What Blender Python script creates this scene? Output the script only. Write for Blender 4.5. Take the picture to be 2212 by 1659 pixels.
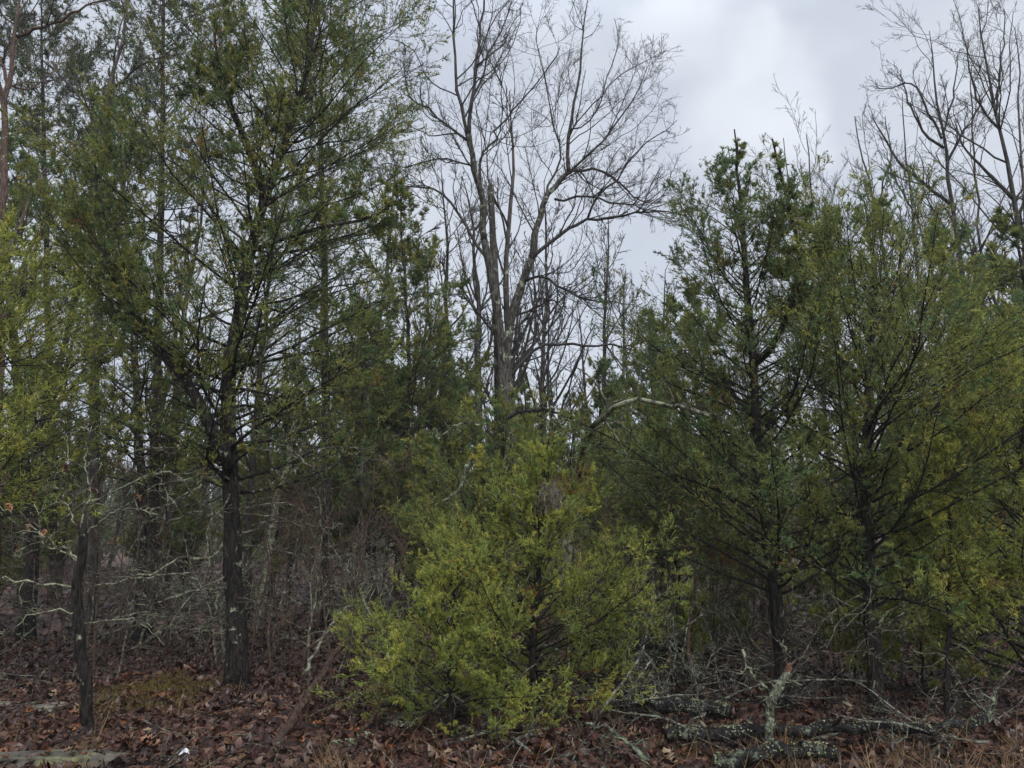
import bpy, math, mathutils
import numpy as np

for o in list(bpy.data.objects): bpy.data.objects.remove(o)
S = bpy.context.scene
COL = S.collection
R = math.radians

# ---------------------------------------------------------------- camera
PITCH = R(13.0); CAMZ = 1.6
FOC, CX, CY = 1609.0, 1106.0, 829.5          # measured on a 2212 x 1659 view of the photograph
cd = bpy.data.cameras.new('camera'); cam = bpy.data.objects.new('camera', cd); COL.objects.link(cam)
cam.location = (0, 0, CAMZ); cam.rotation_euler = (R(90) + PITCH, 0, 0)
cd.sensor_width = 36; cd.lens = 36 * FOC / 2212; cd.clip_start = 0.05; cd.clip_end = 3000
S.camera = cam

def ray(px, py):
    a = (px - CX) / FOC; b = -(py - CY) / FOC
    return np.array([a, math.cos(PITCH) - b * math.sin(PITCH), math.sin(PITCH) + b * math.cos(PITCH)])

# ---------------------------------------------------------------- world / sun / exposure
SUN_EL, SUN_ROT = R(42), R(160)
W = bpy.data.worlds.new('World'); S.world = W; W.use_nodes = True
nt = W.node_tree; nt.nodes.clear()
def nd(t, typ, **kw):
    n = t.nodes.new(typ)
    for k, v in kw.items():
        if k.startswith('i_'):
            key = k[2:]
            key = int(key) if key.isdigit() else key.replace('_', ' ')
            n.inputs[key].default_value = v
        else: setattr(n, k, v)
    return n
def lk(t, a, b): t.links.new(a, b)
def mix(t, fac, a, b, mode='MIX'):
    n = t.nodes.new('ShaderNodeMix'); n.data_type = 'RGBA'; n.blend_type = mode
    for sock, v in ((0, fac), (6, a), (7, b)):
        if isinstance(v, bpy.types.NodeSocket): t.links.new(v, n.inputs[sock])
        else: n.inputs[sock].default_value = v if not isinstance(v, tuple) or len(v) == 4 else (*v, 1)
    return n.outputs[2]
tc = nd(nt, 'ShaderNodeTexCoord')
mp = nd(nt, 'ShaderNodeMapping'); mp.inputs['Scale'].default_value = (1, 1, 1.9)
lk(nt, tc.outputs['Generated'], mp.inputs[0])
nz = nd(nt, 'ShaderNodeTexNoise', i_Scale=3.6, i_Detail=5.0, i_Roughness=0.5, i_Distortion=0.3)
lk(nt, mp.outputs[0], nz.inputs['Vector'])
rmp = nd(nt, 'ShaderNodeMapRange', i_1=0.3, i_2=0.7); lk(nt, nz.outputs[0], rmp.inputs[0])
skc = mix(nt, rmp.outputs[0], (3.85, 4.2, 4.95), (4.75, 5.1, 5.65))
nz2 = nd(nt, 'ShaderNodeTexNoise', i_Scale=5.0, i_Detail=4.0, i_Roughness=0.55)
lk(nt, tc.outputs['Generated'], nz2.inputs['Vector'])
sb = nd(nt, 'ShaderNodeVectorMath', operation='SUBTRACT'); lk(nt, nz2.outputs['Color'], sb.inputs[0]); sb.inputs[1].default_value = (.5, .5, .5)
sc = nd(nt, 'ShaderNodeVectorMath', operation='SCALE', i_3=0.22); lk(nt, sb.outputs[0], sc.inputs[0])
ad = nd(nt, 'ShaderNodeVectorMath', operation='ADD'); lk(nt, tc.outputs['Generated'], ad.inputs[0]); lk(nt, sc.outputs[0], ad.inputs[1])
nm_ = nd(nt, 'ShaderNodeVectorMath', operation='NORMALIZE'); lk(nt, ad.outputs[0], nm_.inputs[0])
for (px, py, rad, amt) in ((1630, 215, 4.0, .60), (1435, 85, 2.6, .5), (1592, 92, 1.7, .4), (1740, 285, 2.8, .4)):
    d = ray(px, py); d = d / np.linalg.norm(d)
    dp = nd(nt, 'ShaderNodeVectorMath', operation='DOT_PRODUCT'); lk(nt, nm_.outputs[0], dp.inputs[0]); dp.inputs[1].default_value = tuple(d)
    m = nd(nt, 'ShaderNodeMapRange', interpolation_type='SMOOTHSTEP', i_1=math.cos(R(rad * 1.5)), i_2=1.0, i_3=0.0, i_4=amt); lk(nt, dp.outputs['Value'], m.inputs[0])
    skc = mix(nt, m.outputs[0], skc, (6.3, 6.65, 7.1))
# overcast sky is brighter overhead
sx = nd(nt, 'ShaderNodeSeparateXYZ'); lk(nt, tc.outputs['Generated'], sx.inputs[0])
zz = nd(nt, 'ShaderNodeMapRange', i_1=0.6, i_2=1.0, i_3=1.0, i_4=2.8); lk(nt, sx.outputs[2], zz.inputs[0])
zs = nd(nt, 'ShaderNodeVectorMath', operation='SCALE'); lk(nt, skc, zs.inputs[0]); lk(nt, zz.outputs[0], zs.inputs[3])
sky = nd(nt, 'ShaderNodeTexSky'); sky.sky_type = 'NISHITA'; sky.sun_disc = False
sky.sun_elevation = SUN_EL; sky.sun_rotation = SUN_ROT; sky.air_density = 1.0; sky.dust_density = 3.0
fin = mix(nt, 0.06, zs.outputs[0], sky.outputs[0])
bg = nd(nt, 'ShaderNodeBackground', i_1=0.05); lk(nt, fin, bg.inputs[0])
wo = nd(nt, 'ShaderNodeOutputWorld'); lk(nt, bg.outputs[0], wo.inputs[0])

sl = bpy.data.lights.new('sun', 'SUN'); sl.energy = 1.5; sl.angle = R(50); sl.color = (1, .97, .93)
so = bpy.data.objects.new('sun', sl); COL.objects.link(so)
sd = mathutils.Vector((math.sin(SUN_ROT) * math.cos(SUN_EL), math.cos(SUN_ROT) * math.cos(SUN_EL), math.sin(SUN_EL)))
so.rotation_euler = sd.to_track_quat('Z', 'Y').to_euler(); so.location = (0, 0, 30)
S.view_settings.view_transform = 'Standard'; S.view_settings.look = 'None'
S.view_settings.gamma = 1; S.view_settings.use_curve_mapping = False; S.view_settings.exposure = 1.6
S.cycles.max_bounces = 6; S.cycles.diffuse_bounces = 3; S.cycles.transmission_bounces = 2

# ---------------------------------------------------------------- helpers
rng = np.random.default_rng(7)
def terrain(x, y):
    x = np.asarray(x, float); y = np.asarray(y, float)
    z = 0.028 * np.clip(y - 10, 0, None) + 0.0011 * np.clip(y - 32, 0, 60) ** 2
    z = z + .05 * np.sin(x * .9 + 1.1) * np.sin(y * .7 + .4) + .025 * np.sin(x * 2.3 + y * 1.7) + .12 * np.sin(x * .21 + 2) * np.sin(y * .17)
    z = z + .4 * np.sin(x * .05 + 1.3) * np.clip((y - 30) / 60, 0, 1)
    z = z + .22 * np.exp(-((x + 3.9) ** 2 + (y - 9.3) ** 2) / 1.1)
    return z
def P(px, py, Y):
    d = ray(px, py); return np.array([0, 0, CAMZ]) + d * (Y / d[1])
def on_ground(px, py):
    d = ray(px, py); y = np.linspace(2, 90, 4000)
    x = d[0] / d[1] * y; z = CAMZ + d[2] / d[1] * y
    k = np.argmax(z <= terrain(x, y))
    if not (z <= terrain(x, y)).any(): k = -1
    return np.array([x[k], y[k], float(terrain(x[k], y[k]))])
def nrm(v): return v / (np.linalg.norm(v, axis=-1, keepdims=True) + 1e-12)

class Geo:
    def __init__(s): s.v = []; s.f3 = []; s.f4 = []; s.c = []; s.n = 0
    def add(s, v, f3=None, f4=None, c=None):
        v = np.asarray(v, np.float32).reshape(-1, 3)
        if f3 is not None and len(f3): s.f3.append(np.asarray(f3, np.int64).reshape(-1, 3) + s.n)
        if f4 is not None and len(f4): s.f4.append(np.asarray(f4, np.int64).reshape(-1, 4) + s.n)
        s.v.append(v); s.n += len(v)
        if c is None: c = np.ones((len(v), 3))
        c = np.broadcast_to(np.asarray(c, np.float32), (len(v), 3)); s.c.append(c)
        return s
    def mesh(s, name, mat, smooth=True, origin=None, color=False):
        v = np.concatenate(s.v)
        if origin is not None: v = v - np.asarray(origin, np.float32)
        f3 = np.concatenate(s.f3) if s.f3 else np.zeros((0, 3), int)
        f4 = np.concatenate(s.f4) if s.f4 else np.zeros((0, 4), int)
        me = bpy.data.meshes.new(name)
        me.vertices.add(len(v)); me.vertices.foreach_set('co', v.astype(np.float32).ravel())
        loops = np.concatenate([f4.ravel(), f3.ravel()]).astype(np.int32)
        me.loops.add(len(loops)); me.loops.foreach_set('vertex_index', loops)
        st = np.concatenate([np.arange(len(f4)) * 4, len(f4) * 4 + np.arange(len(f3)) * 3]).astype(np.int32)
        me.polygons.add(len(st)); me.polygons.foreach_set('loop_start', st)
        me.polygons.foreach_set('use_smooth', np.full(len(st), smooth))
        me.update(calc_edges=True)
        if color:
            a = me.color_attributes.new('tint', 'FLOAT_COLOR', 'POINT')
            c = np.concatenate(s.c); a.data.foreach_set('color', np.hstack([c, np.ones((len(c), 1))]).astype(np.float32).ravel())
        me.materials.append(mat)
        return me
def obj(name, me, parent=None, loc=(0, 0, 0)):
    o = bpy.data.objects.new(name, me); COL.objects.link(o); o.location = tuple(float(a) for a in loc)
    if parent is not None: o.parent = parent
    return o
def stf(*a):
    o = obj(*a); o['kind'] = 'stuff'; return o
def tag(o, label, cat=None, group=None, kind=None):
    if label: o['label'] = label
    if cat: o['category'] = cat
    if group: o['group'] = group
    if kind: o['kind'] = kind
    return o
def thing(name, label, cat, loc, group=None):
    return tag(obj(name, None, None, loc), label, cat, group)
def copy_thing(root, loc, rz, sc, label, group=None):
    def cp(o, par):
        c = o.copy(); COL.objects.link(c)
        if par is not None: c.parent = par
        for ch in o.children: cp(ch, c)
        return c
    c = cp(root, None); c.location = tuple(float(a) for a in loc); c.rotation_euler = (0, 0, rz)
    c.scale = (sc, sc, sc) if np.isscalar(sc) else sc
    c['label'] = label
    if group: c['group'] = group
    return c

def tubes(g, Pt, Rd, k=4, c=None, rough=0.0):
    M, n, _ = Pt.shape
    if M == 0: return
    T = nrm(np.gradient(Pt, axis=1)); T0 = nrm(Pt[:, -1] - Pt[:, 0] + 1e-6)
    ref = np.where(np.abs(T0[:, 2:3]) > .8, np.array([[1., 0, 0]]), np.array([[0, 0, 1.]]))
    U = nrm(ref[:, None] - (T * ref[:, None]).sum(-1, keepdims=True) * T); V = np.cross(T, U)
    a = np.arange(k) * 2 * np.pi / k
    rr = Rd[:, :, None, None] * np.ones((1, 1, k, 1))
    if rough: rr = rr * (1 + rough * rng.normal(size=(M, n, k, 1)))
    v = Pt[:, :, None] + rr * (np.cos(a)[None, None, :, None] * U[:, :, None] + np.sin(a)[None, None, :, None] * V[:, :, None])
    i = np.arange(n - 1)[:, None] * k; j = np.arange(k)[None]; j2 = (j + 1) % k
    q = np.stack([i + j, i + j2, i + k + j2, i + k + j], -1).reshape(-1, 4)
    q = (q[None] + (np.arange(M) * n * k)[:, None, None]).reshape(-1, 4)
    cap = None
    if k >= 4 and M < 400:
        cap = []
        for m in range(M):
            for e, rv in ((0, 1), (n - 1, 0)):
                ring = m * n * k + e * k + np.arange(k)
                for t in range(1, k - 1):
                    cap.append([ring[0], ring[t + 1], ring[t]] if rv else [ring[0], ring[t], ring[t + 1]])
    cc = None
    if c is not None: cc = np.repeat(np.broadcast_to(c, (M, 3)), n * k, axis=0)
    g.add(v.reshape(-1, 3), cap, q, cc)

def ribbon(g, Pt, Rd):
    """hair-thin twigs as tapering blades"""
    M, n, _ = Pt.shape
    if M == 0: return
    T = Pt[:, -1] - Pt[:, 0]; s = nrm(np.cross(T, rng.normal(size=T.shape)))[:, None] * Rd[..., None] * 1.15
    if n == 2: g.add(np.stack([Pt[:, 0] - s[:, 0], Pt[:, 0] + s[:, 0], Pt[:, 1]], 1).reshape(-1, 3), np.arange(3 * M).reshape(-1, 3)); return
    v = np.stack([Pt - s, Pt + s], 2).reshape(M, 2 * n, 3); q = np.array([[2 * i, 2 * i + 1, 2 * i + 3, 2 * i + 2] for i in range(n - 1)])
    g.add(v.reshape(-1, 3), None, (q[None] + (np.arange(M) * 2 * n)[:, None, None]).reshape(-1, 4))
def grow(start, d, L, n, wob, trop, rg):
    M = len(start); d = nrm(d); p = start; out = [p]
    st = (np.asarray(L) / (n - 1)).reshape(-1, 1); trop = np.asarray(trop, float)
    for i in range(n - 1):
        d = nrm(d + wob * rg.normal(size=(M, 3)) + trop)
        p = p + d * st; out.append(p)
    return np.stack(out, 1)
def at(Pt, Rd, idx, t):
    n = Pt.shape[1]; u = t * (n - 1); i = np.clip(u.astype(int), 0, n - 2); f = (u - i)[:, None]
    a = Pt[idx, i]; b = Pt[idx, i + 1]
    return a + (b - a) * f, nrm(b - a), Rd[idx, i] * (1 - f[:, 0]) + Rd[idx, i + 1] * f[:, 0]
def branch(Pt, Rd, cnt, t0, t1, ang, sd, Lf, rf, n, wob, trop, rg, minr=.002, flat=None, tip=.35, absL=None):
    """side branches of every polyline in Pt; returns points, radii, parent index, parameter"""
    M = len(Pt)
    c = rg.poisson(cnt, M) if np.isscalar(cnt) else rg.poisson(cnt)
    c = np.maximum(c, 1)
    idx = np.repeat(np.arange(M), c); t = rg.uniform(t0, t1, len(idx))
    p, T, r = at(Pt, Rd, idx, t)
    q = rg.normal(size=T.shape)
    if flat is not None: q[:, 2] *= flat
    q = nrm(q - (q * T).sum(-1, keepdims=True) * T)
    a = R(ang) + R(sd) * rg.normal(size=len(t)); a = a[:, None]
    d = np.cos(a) * T + np.sin(a) * q
    PL = np.linalg.norm(np.diff(Pt, axis=1), axis=-1).sum(1)[idx]
    L = (PL * Lf if absL is None else absL * np.ones(len(t))) * (1 - .55 * t) * rg.uniform(.55, 1.25, len(t))
    Q = grow(p, d, L, n, wob, trop, rg)
    r0 = np.maximum(r * rf * rg.uniform(.7, 1.1, len(t)), minr)
    RR = r0[:, None] * np.linspace(1, tip, n)[None]
    RR = np.maximum(RR, minr * .7)
    return Q, RR, idx, t
def spline(pts, n):
    pts = np.asarray(pts, float); m = len(pts)
    if m == 2: return pts[0] + (pts[1] - pts[0]) * np.linspace(0, 1, n)[:, None]
    e = np.vstack([2 * pts[0] - pts[1], pts, 2 * pts[-1] - pts[-2]])
    L = np.r_[0, np.cumsum(np.linalg.norm(np.diff(pts, axis=0), axis=1))]; s = np.linspace(0, L[-1], n)
    out = []
    for x in s:
        i = min(np.searchsorted(L, x, 'right') - 1, m - 2); t = (x - L[i]) / (L[i + 1] - L[i] + 1e-9)
        p0, p1, p2, p3 = e[i], e[i + 1], e[i + 2], e[i + 3]
        out.append(.5 * ((2 * p1) + (p2 - p0) * t + (2 * p0 - 5 * p1 + 4 * p2 - p3) * t * t + (3 * p1 - p0 - 3 * p2 + p3) * t ** 3))
    return np.array(out)
def trace(pts, n, Y=None, wob=0.0, rg=rng):
    """pts: (px, py) or (px, py, Y) -> world polyline"""
    w = []
    for p in pts:
        w.append(P(p[0], p[1], p[2] if len(p) > 2 else Y))
    s = spline(w, n)
    if wob:
        nn = rg.normal(size=s.shape) * wob; nn[0] = 0; s = s + nn
    return s

# ---------------------------------------------------------------- materials
def newmat(name):
    m = bpy.data.materials.new(name); m.use_nodes = True; t = m.node_tree; t.nodes.clear()
    o = nd(t, 'ShaderNodeOutputMaterial'); b = nd(t, 'ShaderNodeBsdfPrincipled'); lk(t, b.outputs[0], o.inputs[0])
    return m, t, b, o
def ramp(t, fac, stops):
    n = nd(t, 'ShaderNodeValToRGB'); lk(t, fac, n.inputs[0]); e = n.color_ramp.elements
    while len(e) < len(stops): e.new(.5)
    for k, (p, c) in zip(e, stops): k.position = p; k.color = (*c, 1) if len(c) == 3 else c
    return n.outputs[0]
def bark(name, dark, light, lich=(.30, .34, .24), la=.5, scale=9, rough=.55, moss=None):
    m, t, b, o = newmat(name)
    tc = nd(t, 'ShaderNodeTexCoord'); mp = nd(t, 'ShaderNodeMapping'); mp.inputs['Scale'].default_value = (1, 1, .22)
    lk(t, tc.outputs['Object'], mp.inputs[0])
    n1 = nd(t, 'ShaderNodeTexNoise', i_Scale=scale * 4.0, i_Detail=5.0, i_Roughness=.65); lk(t, mp.outputs[0], n1.inputs['Vector'])
    c = ramp(t, n1.outputs[0], [(.42, dark), (.66, light)])
    n2 = nd(t, 'ShaderNodeTexNoise', i_Scale=scale * .9, i_Detail=6.0, i_Roughness=.72); lk(t, tc.outputs['Object'], n2.inputs['Vector'])
    f = nd(t, 'ShaderNodeMapRange', i_1=la, i_2=la + .07); lk(t, n2.outputs[0], f.inputs[0])
    n3 = nd(t, 'ShaderNodeTexNoise', i_Scale=scale * 6, i_Detail=3.0); lk(t, tc.outputs['Object'], n3.inputs['Vector'])
    lc = ramp(t, n3.outputs[0], [(.3, tuple(x * .6 for x in lich)), (.7, lich)])
    c = mix(t, f.outputs[0], c, lc)
    if moss:
        n4 = nd(t, 'ShaderNodeTexNoise', i_Scale=2.2, i_Detail=4.0); lk(t, tc.outputs['Object'], n4.inputs['Vector'])
        f4 = nd(t, 'ShaderNodeMapRange', i_1=.52, i_2=.62); lk(t, n4.outputs[0], f4.inputs[0]); c = mix(t, f4.outputs[0], c, moss)
    lk(t, c, b.inputs['Base Color']); b.inputs['Roughness'].default_value = rough
    b.inputs['Specular IOR Level'].default_value = .16
    bp = nd(t, 'ShaderNodeBump', i_0=1.0, i_1=.05); lk(t, n1.outputs[0], bp.inputs['Height']); lk(t, bp.outputs[0], b.inputs['Normal'])
    return m
M_cedar = bark('wet_cedar_bark', (.002, .002, .002), (.028, .022, .019), la=.60, scale=9, rough=.6)
M_cedarl = bark('lichen_cedar_bark', (.005, .0045, .004), (.03, .025, .021), la=.55, scale=7)
M_oak = bark('oak_bark', (.010, .010, .009), (.085, .078, .068), la=.57, scale=7, rough=.7)
M_limb = bark('oak_limb_bark', (.018, .017, .016), (.06, .055, .052), la=.62, scale=6, rough=.7)
M_far = bark('grey_bark', (.022, .020, .019), (.09, .08, .072), la=.6, scale=4, rough=.8)
M_twig = bark('twig_bark', (.05, .04, .036), (.15, .12, .105), la=.60, scale=10)
M_red = bark('reddish_twig_bark', (.045, .030, .025), (.13, .085, .065), la=.62, scale=10)
M_lich = bark('lichen_branch', (.026, .023, .020), (.11, .095, .075), lich=(.31, .34, .23), la=.46, scale=12, rough=.8)
M_deadtwig = bark('dead_grey_twig', (.034, .028, .024), (.14, .118, .095), lich=(.27, .29, .21), la=.50, scale=14, rough=.8)
M_char = bark('black_rotten_wood', (.006, .006, .007), (.03, .028, .028), lich=(.17, .20, .15), la=.56, scale=12, rough=.5)
M_pile = bark('grey_brush', (.030, .029, .027), (.20, .19, .175), lich=(.33, .36, .28), la=.49, scale=14, rough=.6)
M_pole = bark('bare_brown_pole', (.03, .018, .014), (.10, .062, .046), la=.64, scale=8, rough=.5)
M_stub = bark('lichen_stub', (.025, .024, .02), (.15, .16, .12), lich=(.30, .35, .24), la=.50, scale=16, rough=.9)
M_redwood = bark('broken_red_wood', (.05, .025, .018), (.17, .08, .055), la=.8, scale=10)

def foliage(name, trans=.45):
    m, t, b, o = newmat(name)
    at_ = nd(t, 'ShaderNodeVertexColor'); at_.layer_name = 'tint'
    tc = nd(t, 'ShaderNodeTexCoord'); n = nd(t, 'ShaderNodeTexNoise', i_Scale=1.7, i_Detail=3.0); lk(t, tc.outputs['Object'], n.inputs['Vector'])
    c2 = ramp(t, n.outputs[0], [(.3, (.72, .78, .8)), (.7, (1.25, 1.2, 1.05))])
    c = mix(t, 1.0, at_.outputs[0], c2, 'MULTIPLY')
    lk(t, c, b.inputs['Base Color']); b.inputs['Roughness'].default_value = .4 if 'leaf' in name else .6; b.inputs['Specular IOR Level'].default_value = .35 if 'leaf' in name else .18
    tr = nd(t, 'ShaderNodeBsdfTranslucent'); lk(t, c, tr.inputs[0])
    mx = nd(t, 'ShaderNodeMixShader', i_0=trans); lk(t, b.outputs[0], mx.inputs[1]); lk(t, tr.outputs[0], mx.inputs[2]); lk(t, mx.outputs[0], o.inputs[0])
    return m
M_fol = foliage('cedar_foliage'); M_leaf = foliage('dry_leaf', .15); M_grass = foliage('dry_grass', .3)

def ground_mat():
    m, t, b, o = newmat('leaf_litter_ground')
    tc = nd(t, 'ShaderNodeTexCoord')
    nw = nd(t, 'ShaderNodeTexNoise', i_Scale=9.0, i_Detail=3.0); lk(t, tc.outputs['Object'], nw.inputs['Vector'])
    sc_ = nd(t, 'ShaderNodeVectorMath', operation='SCALE', i_3=.12); lk(t, nw.outputs['Color'], sc_.inputs[0])
    ad_ = nd(t, 'ShaderNodeVectorMath', operation='ADD'); lk(t, tc.outputs['Object'], ad_.inputs[0]); lk(t, sc_.outputs[0], ad_.inputs[1])
    v = nd(t, 'ShaderNodeTexVoronoi', i_Scale=11.0); lk(t, ad_.outputs[0], v.inputs['Vector'])
    sp = nd(t, 'ShaderNodeSeparateColor'); lk(t, v.outputs['Color'], sp.inputs[0])
    c = ramp(t, sp.outputs[0], [(0, (.014, .010, .009)), (.3, (.048, .026, .020)), (.6, (.09, .046, .033)), (.85, (.14, .075, .05)), (1, (.20, .12, .08))])
    n2 = nd(t, 'ShaderNodeTexNoise', i_Scale=.35, i_Detail=5.0); lk(t, tc.outputs['Object'], n2.inputs['Vector'])
    c = mix(t, 1.0, c, ramp(t, n2.outputs[0], [(.35, (.55, .5, .5)), (.65, (1.1, 1.05, 1))]), 'MULTIPLY')
    lk(t, c, b.inputs['Base Color']); b.inputs['Roughness'].default_value = .6
    bp = nd(t, 'ShaderNodeBump', i_0=1.0, i_1=.03); lk(t, v.outputs['Distance'], bp.inputs['Height']); lk(t, bp.outputs[0], b.inputs['Normal'])
    return m
M_ground = ground_mat()
def stone_mat(name, a, bcol, lich, la):
    m, t, b, o = newmat(name); tc = nd(t, 'ShaderNodeTexCoord')
    n = nd(t, 'ShaderNodeTexNoise', i_Scale=7.0, i_Detail=8.0, i_Roughness=.7); lk(t, tc.outputs['Object'], n.inputs['Vector'])
    c = ramp(t, n.outputs[0], [(.35, a), (.65, bcol)])
    n2 = nd(t, 'ShaderNodeTexNoise', i_Scale=5.0, i_Detail=7.0, i_Roughness=.75); lk(t, tc.outputs['Object'], n2.inputs['Vector'])
    f = nd(t, 'ShaderNodeMapRange', i_1=la, i_2=la + .1); lk(t, n2.outputs[0], f.inputs[0]); c = mix(t, f.outputs[0], c, lich)
    lk(t, c, b.inputs['Base Color']); b.inputs['Roughness'].default_value = .8
    bp = nd(t, 'ShaderNodeBump', i_0=.8, i_1=.03); lk(t, n.outputs[0], bp.inputs['Height']); lk(t, bp.outputs[0], b.inputs['Normal'])
    return m
M_stone = stone_mat('mossy_stone', (.022, .020, .016), (.085, .08, .06), (.13, .14, .06), .55)
M_rock = stone_mat('tan_rock', (.06, .055, .045), (.16, .145, .11), (.07, .08, .035), .6)
M_moss = stone_mat('moss', (.045, .04, .012), (.11, .095, .03), (.16, .15, .03), .55)
mw, _t, _b, _o = newmat('white_paper'); _b.inputs['Base Color'].default_value = (.6, .63, .7, 1); _b.inputs['Roughness'].default_value = .5
_n = nd(_t, 'ShaderNodeTexNoise', i_Scale=40.0); _bp = nd(_t, 'ShaderNodeBump', i_0=.3, i_1=.01); lk(_t, _n.outputs[0], _bp.inputs['Height']); lk(_t, _bp.outputs[0], _b.inputs['Normal'])

# ---------------------------------------------------------------- ground
def build_ground():
    ys = np.r_[np.linspace(-60, 3, 22), np.linspace(3.2, 17, 130), 17 + np.geomspace(.15, 380, 90)]
    u = np.linspace(-1, 1, 200); xs = np.sign(u) * (np.abs(u) * 13 + 330 * np.abs(u) ** 7)
    X, Y = np.meshgrid(xs, ys); Z = terrain(X, Y)
    Z = Z + .018 * np.sin(X * 9.1 + 3 * np.sin(Y * 4)) * np.sin(Y * 7.7 + 2 * np.sin(X * 5)) * (Y < 20)
    n, m = X.shape; i = np.arange(n - 1)[:, None] * m; j = np.arange(m - 1)[None]
    q = np.stack([i + j, i + j + 1, i + m + j + 1, i + m + j], -1).reshape(-1, 4)
    g = Geo(); g.add(np.stack([X, Y, Z], -1), None, q)
    return tag(obj('ground', g.mesh('ground', M_ground)), 'forest floor covered in wet brown fallen leaves', None, None, 'structure')
ground = build_ground()

# ---------------------------------------------------------------- haze: the damp air of a closed box round everything
def haze():
    x0, x1, y0, y1, z0, z1 = -360, 360, -75, 420, -4, 34
    v = [(x, y, z) for z in (z0, z1) for y in (y0, y1) for x in (x0, x1)]
    f = [(0, 2, 3, 1), (4, 5, 7, 6), (0, 1, 5, 4), (2, 6, 7, 3), (0, 4, 6, 2), (1, 3, 7, 5)]
    me = bpy.data.meshes.new('haze'); me.from_pydata(v, [], f)
    m = bpy.data.materials.new('haze'); m.use_nodes = True; t = m.node_tree; t.nodes.clear()
    o = nd(t, 'ShaderNodeOutputMaterial'); p = nd(t, 'ShaderNodeVolumePrincipled'); p.inputs['Color'].default_value = (.92, .93, .95, 1); p.inputs['Density'].default_value = HAZE
    lk(t, p.outputs[0], o.inputs['Volume']); me.materials.append(m)
    tag(obj('haze', me), 'thin damp haze in the air between the trees', None, None, 'stuff')
HAZE = .0008
haze()
# ---------------------------------------------------------------- leaves
LT8 = np.array([[0, -.5, 0], [-.20, -.22, .03], [-.33, .05, .07], [-.20, .33, .05], [0, .55, -.02], [.20, .33, .05], [.33, .05, .07], [.20, -.22, .03], [0, .05, 0]], float)
LF8 = np.array([[8, 0, 7], [8, 7, 6], [8, 6, 5], [8, 5, 4], [8, 4, 3], [8, 3, 2], [8, 2, 1], [8, 1, 0]])
LT4 = np.array([[0, -.5, 0], [-.30, .02, .08], [0, .55, 0], [.30, .02, .08]], float); LF4 = np.array([[0, 3, 2], [0, 2, 1]])
def oak_template():
    o = []
    prof = [(-.5, .02), (-.36, .10), (-.30, .24), (-.22, .13), (-.08, .33), (0, .16), (.16, .38), (.24, .18), (.36, .27), (.42, .12), (.55, .0)]
    for y, x in prof: o.append((-x, y))
    for y, x in prof[-2::-1]: o.append((x, y))
    o = np.array(o); mid = np.array([(0, -.3), (0, 0), (0, .3)])
    v = np.vstack([np.c_[o, .25 * np.abs(o[:, 0])], np.c_[mid, [0, 0, 0]]])
    n = len(o); f = []
    for i in range(n):
        a, b = i, (i + 1) % n; ym = (o[a, 1] + o[b, 1]) / 2
        f.append([a, b, n + (0 if ym < -.15 else 1 if ym < .15 else 2)])
    f += [[n, n + 1, 5], [n + 1, n + 2, 7], [n + 1, n, n - 5], [n + 2, n + 1, n - 7]]
    return v, np.array(f)
OV, OF = oak_template()
def rotm(M, rg, tilt):
    a = rg.uniform(0, 2 * np.pi, M); tx = rg.normal(size=M) * tilt; ty = rg.normal(size=M) * tilt
    ca, sa = np.cos(a), np.sin(a); cx, sx_ = np.cos(tx), np.sin(tx); cy, sy = np.cos(ty), np.sin(ty)
    z = np.zeros(M); o = np.ones(M)
    Rz = np.stack([ca, -sa, z, sa, ca, z, z, z, o], -1).reshape(M, 3, 3)
    Rx = np.stack([o, z, z, z, cx, -sx_, z, sx_, cx], -1).reshape(M, 3, 3)
    Ry = np.stack([cy, z, sy, z, o, z, -sy, z, cy], -1).reshape(M, 3, 3)
    return Rz @ Rx @ Ry
LEAFC = .43 * np.array([[1.08, .93, .93]]) * np.array([(.085, .045, .038), (.12, .065, .052), (.055, .032, .030), (.17, .08, .045), (.14, .095, .065), (.035, .02, .02), (.24, .10, .04), (.20, .15, .10), (.075, .035, .03), (.028, .016, .016)])
LEAFW = np.array([.20, .17, .16, .08, .07, .14, .012, .03, .10, .05]); LEAFW /= LEAFW.sum()
def scatter_leaves(g, n, y0, y1, s0, s1, tilt, rg, zmax=.04, quality=True):
    y = np.sqrt(rg.uniform(y0 ** 2, y1 ** 2, n)); x = rg.uniform(-1, 1, n) * (.74 * y + .6); z = terrain(x, y)
    s = rg.uniform(s0, s1, n); Rm = rotm(n, rg, tilt)
    LT, LF = (LT8, LF8) if quality else (LT4, LF4); nv = len(LT)
    T = LT[None] * s[:, None, None] * np.array([1, 1, 1.0]); T[:, :, 0] *= rg.uniform(.7, 1.3, n)[:, None]
    T[:, :, 2] *= rg.uniform(-1.5, 3, n)[:, None]; T[:, :, 2] += (T[:, :, 1] ** 2) * rg.uniform(-1.5, 2.5, n)[:, None] / s[:, None]
    v = np.einsum('mij,mkj->mki', Rm, T) + np.stack([x, y, z + rg.uniform(.012, zmax, n)], -1)[:, None]
    f = (LF[None] + (np.arange(n) * nv)[:, None, None]).reshape(-1, 3)
    c = LEAFC[rg.choice(len(LEAFC), n, p=LEAFW)] * rg.uniform(.7, 1.25, (n, 1))
    g.add(v.reshape(-1, 3), f, None, np.repeat(c, nv, axis=0))
g = Geo(); rl = np.random.default_rng(3)
scatter_leaves(g, 26000, 4.8, 12, .02, .05, .5, rl, .05, False)
scatter_leaves(g, 26000, 4.8, 15, .06, .125, .32, rl)
scatter_leaves(g, 24000, 15, 42, .14, .24, .30, rl, .07, False)
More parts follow.
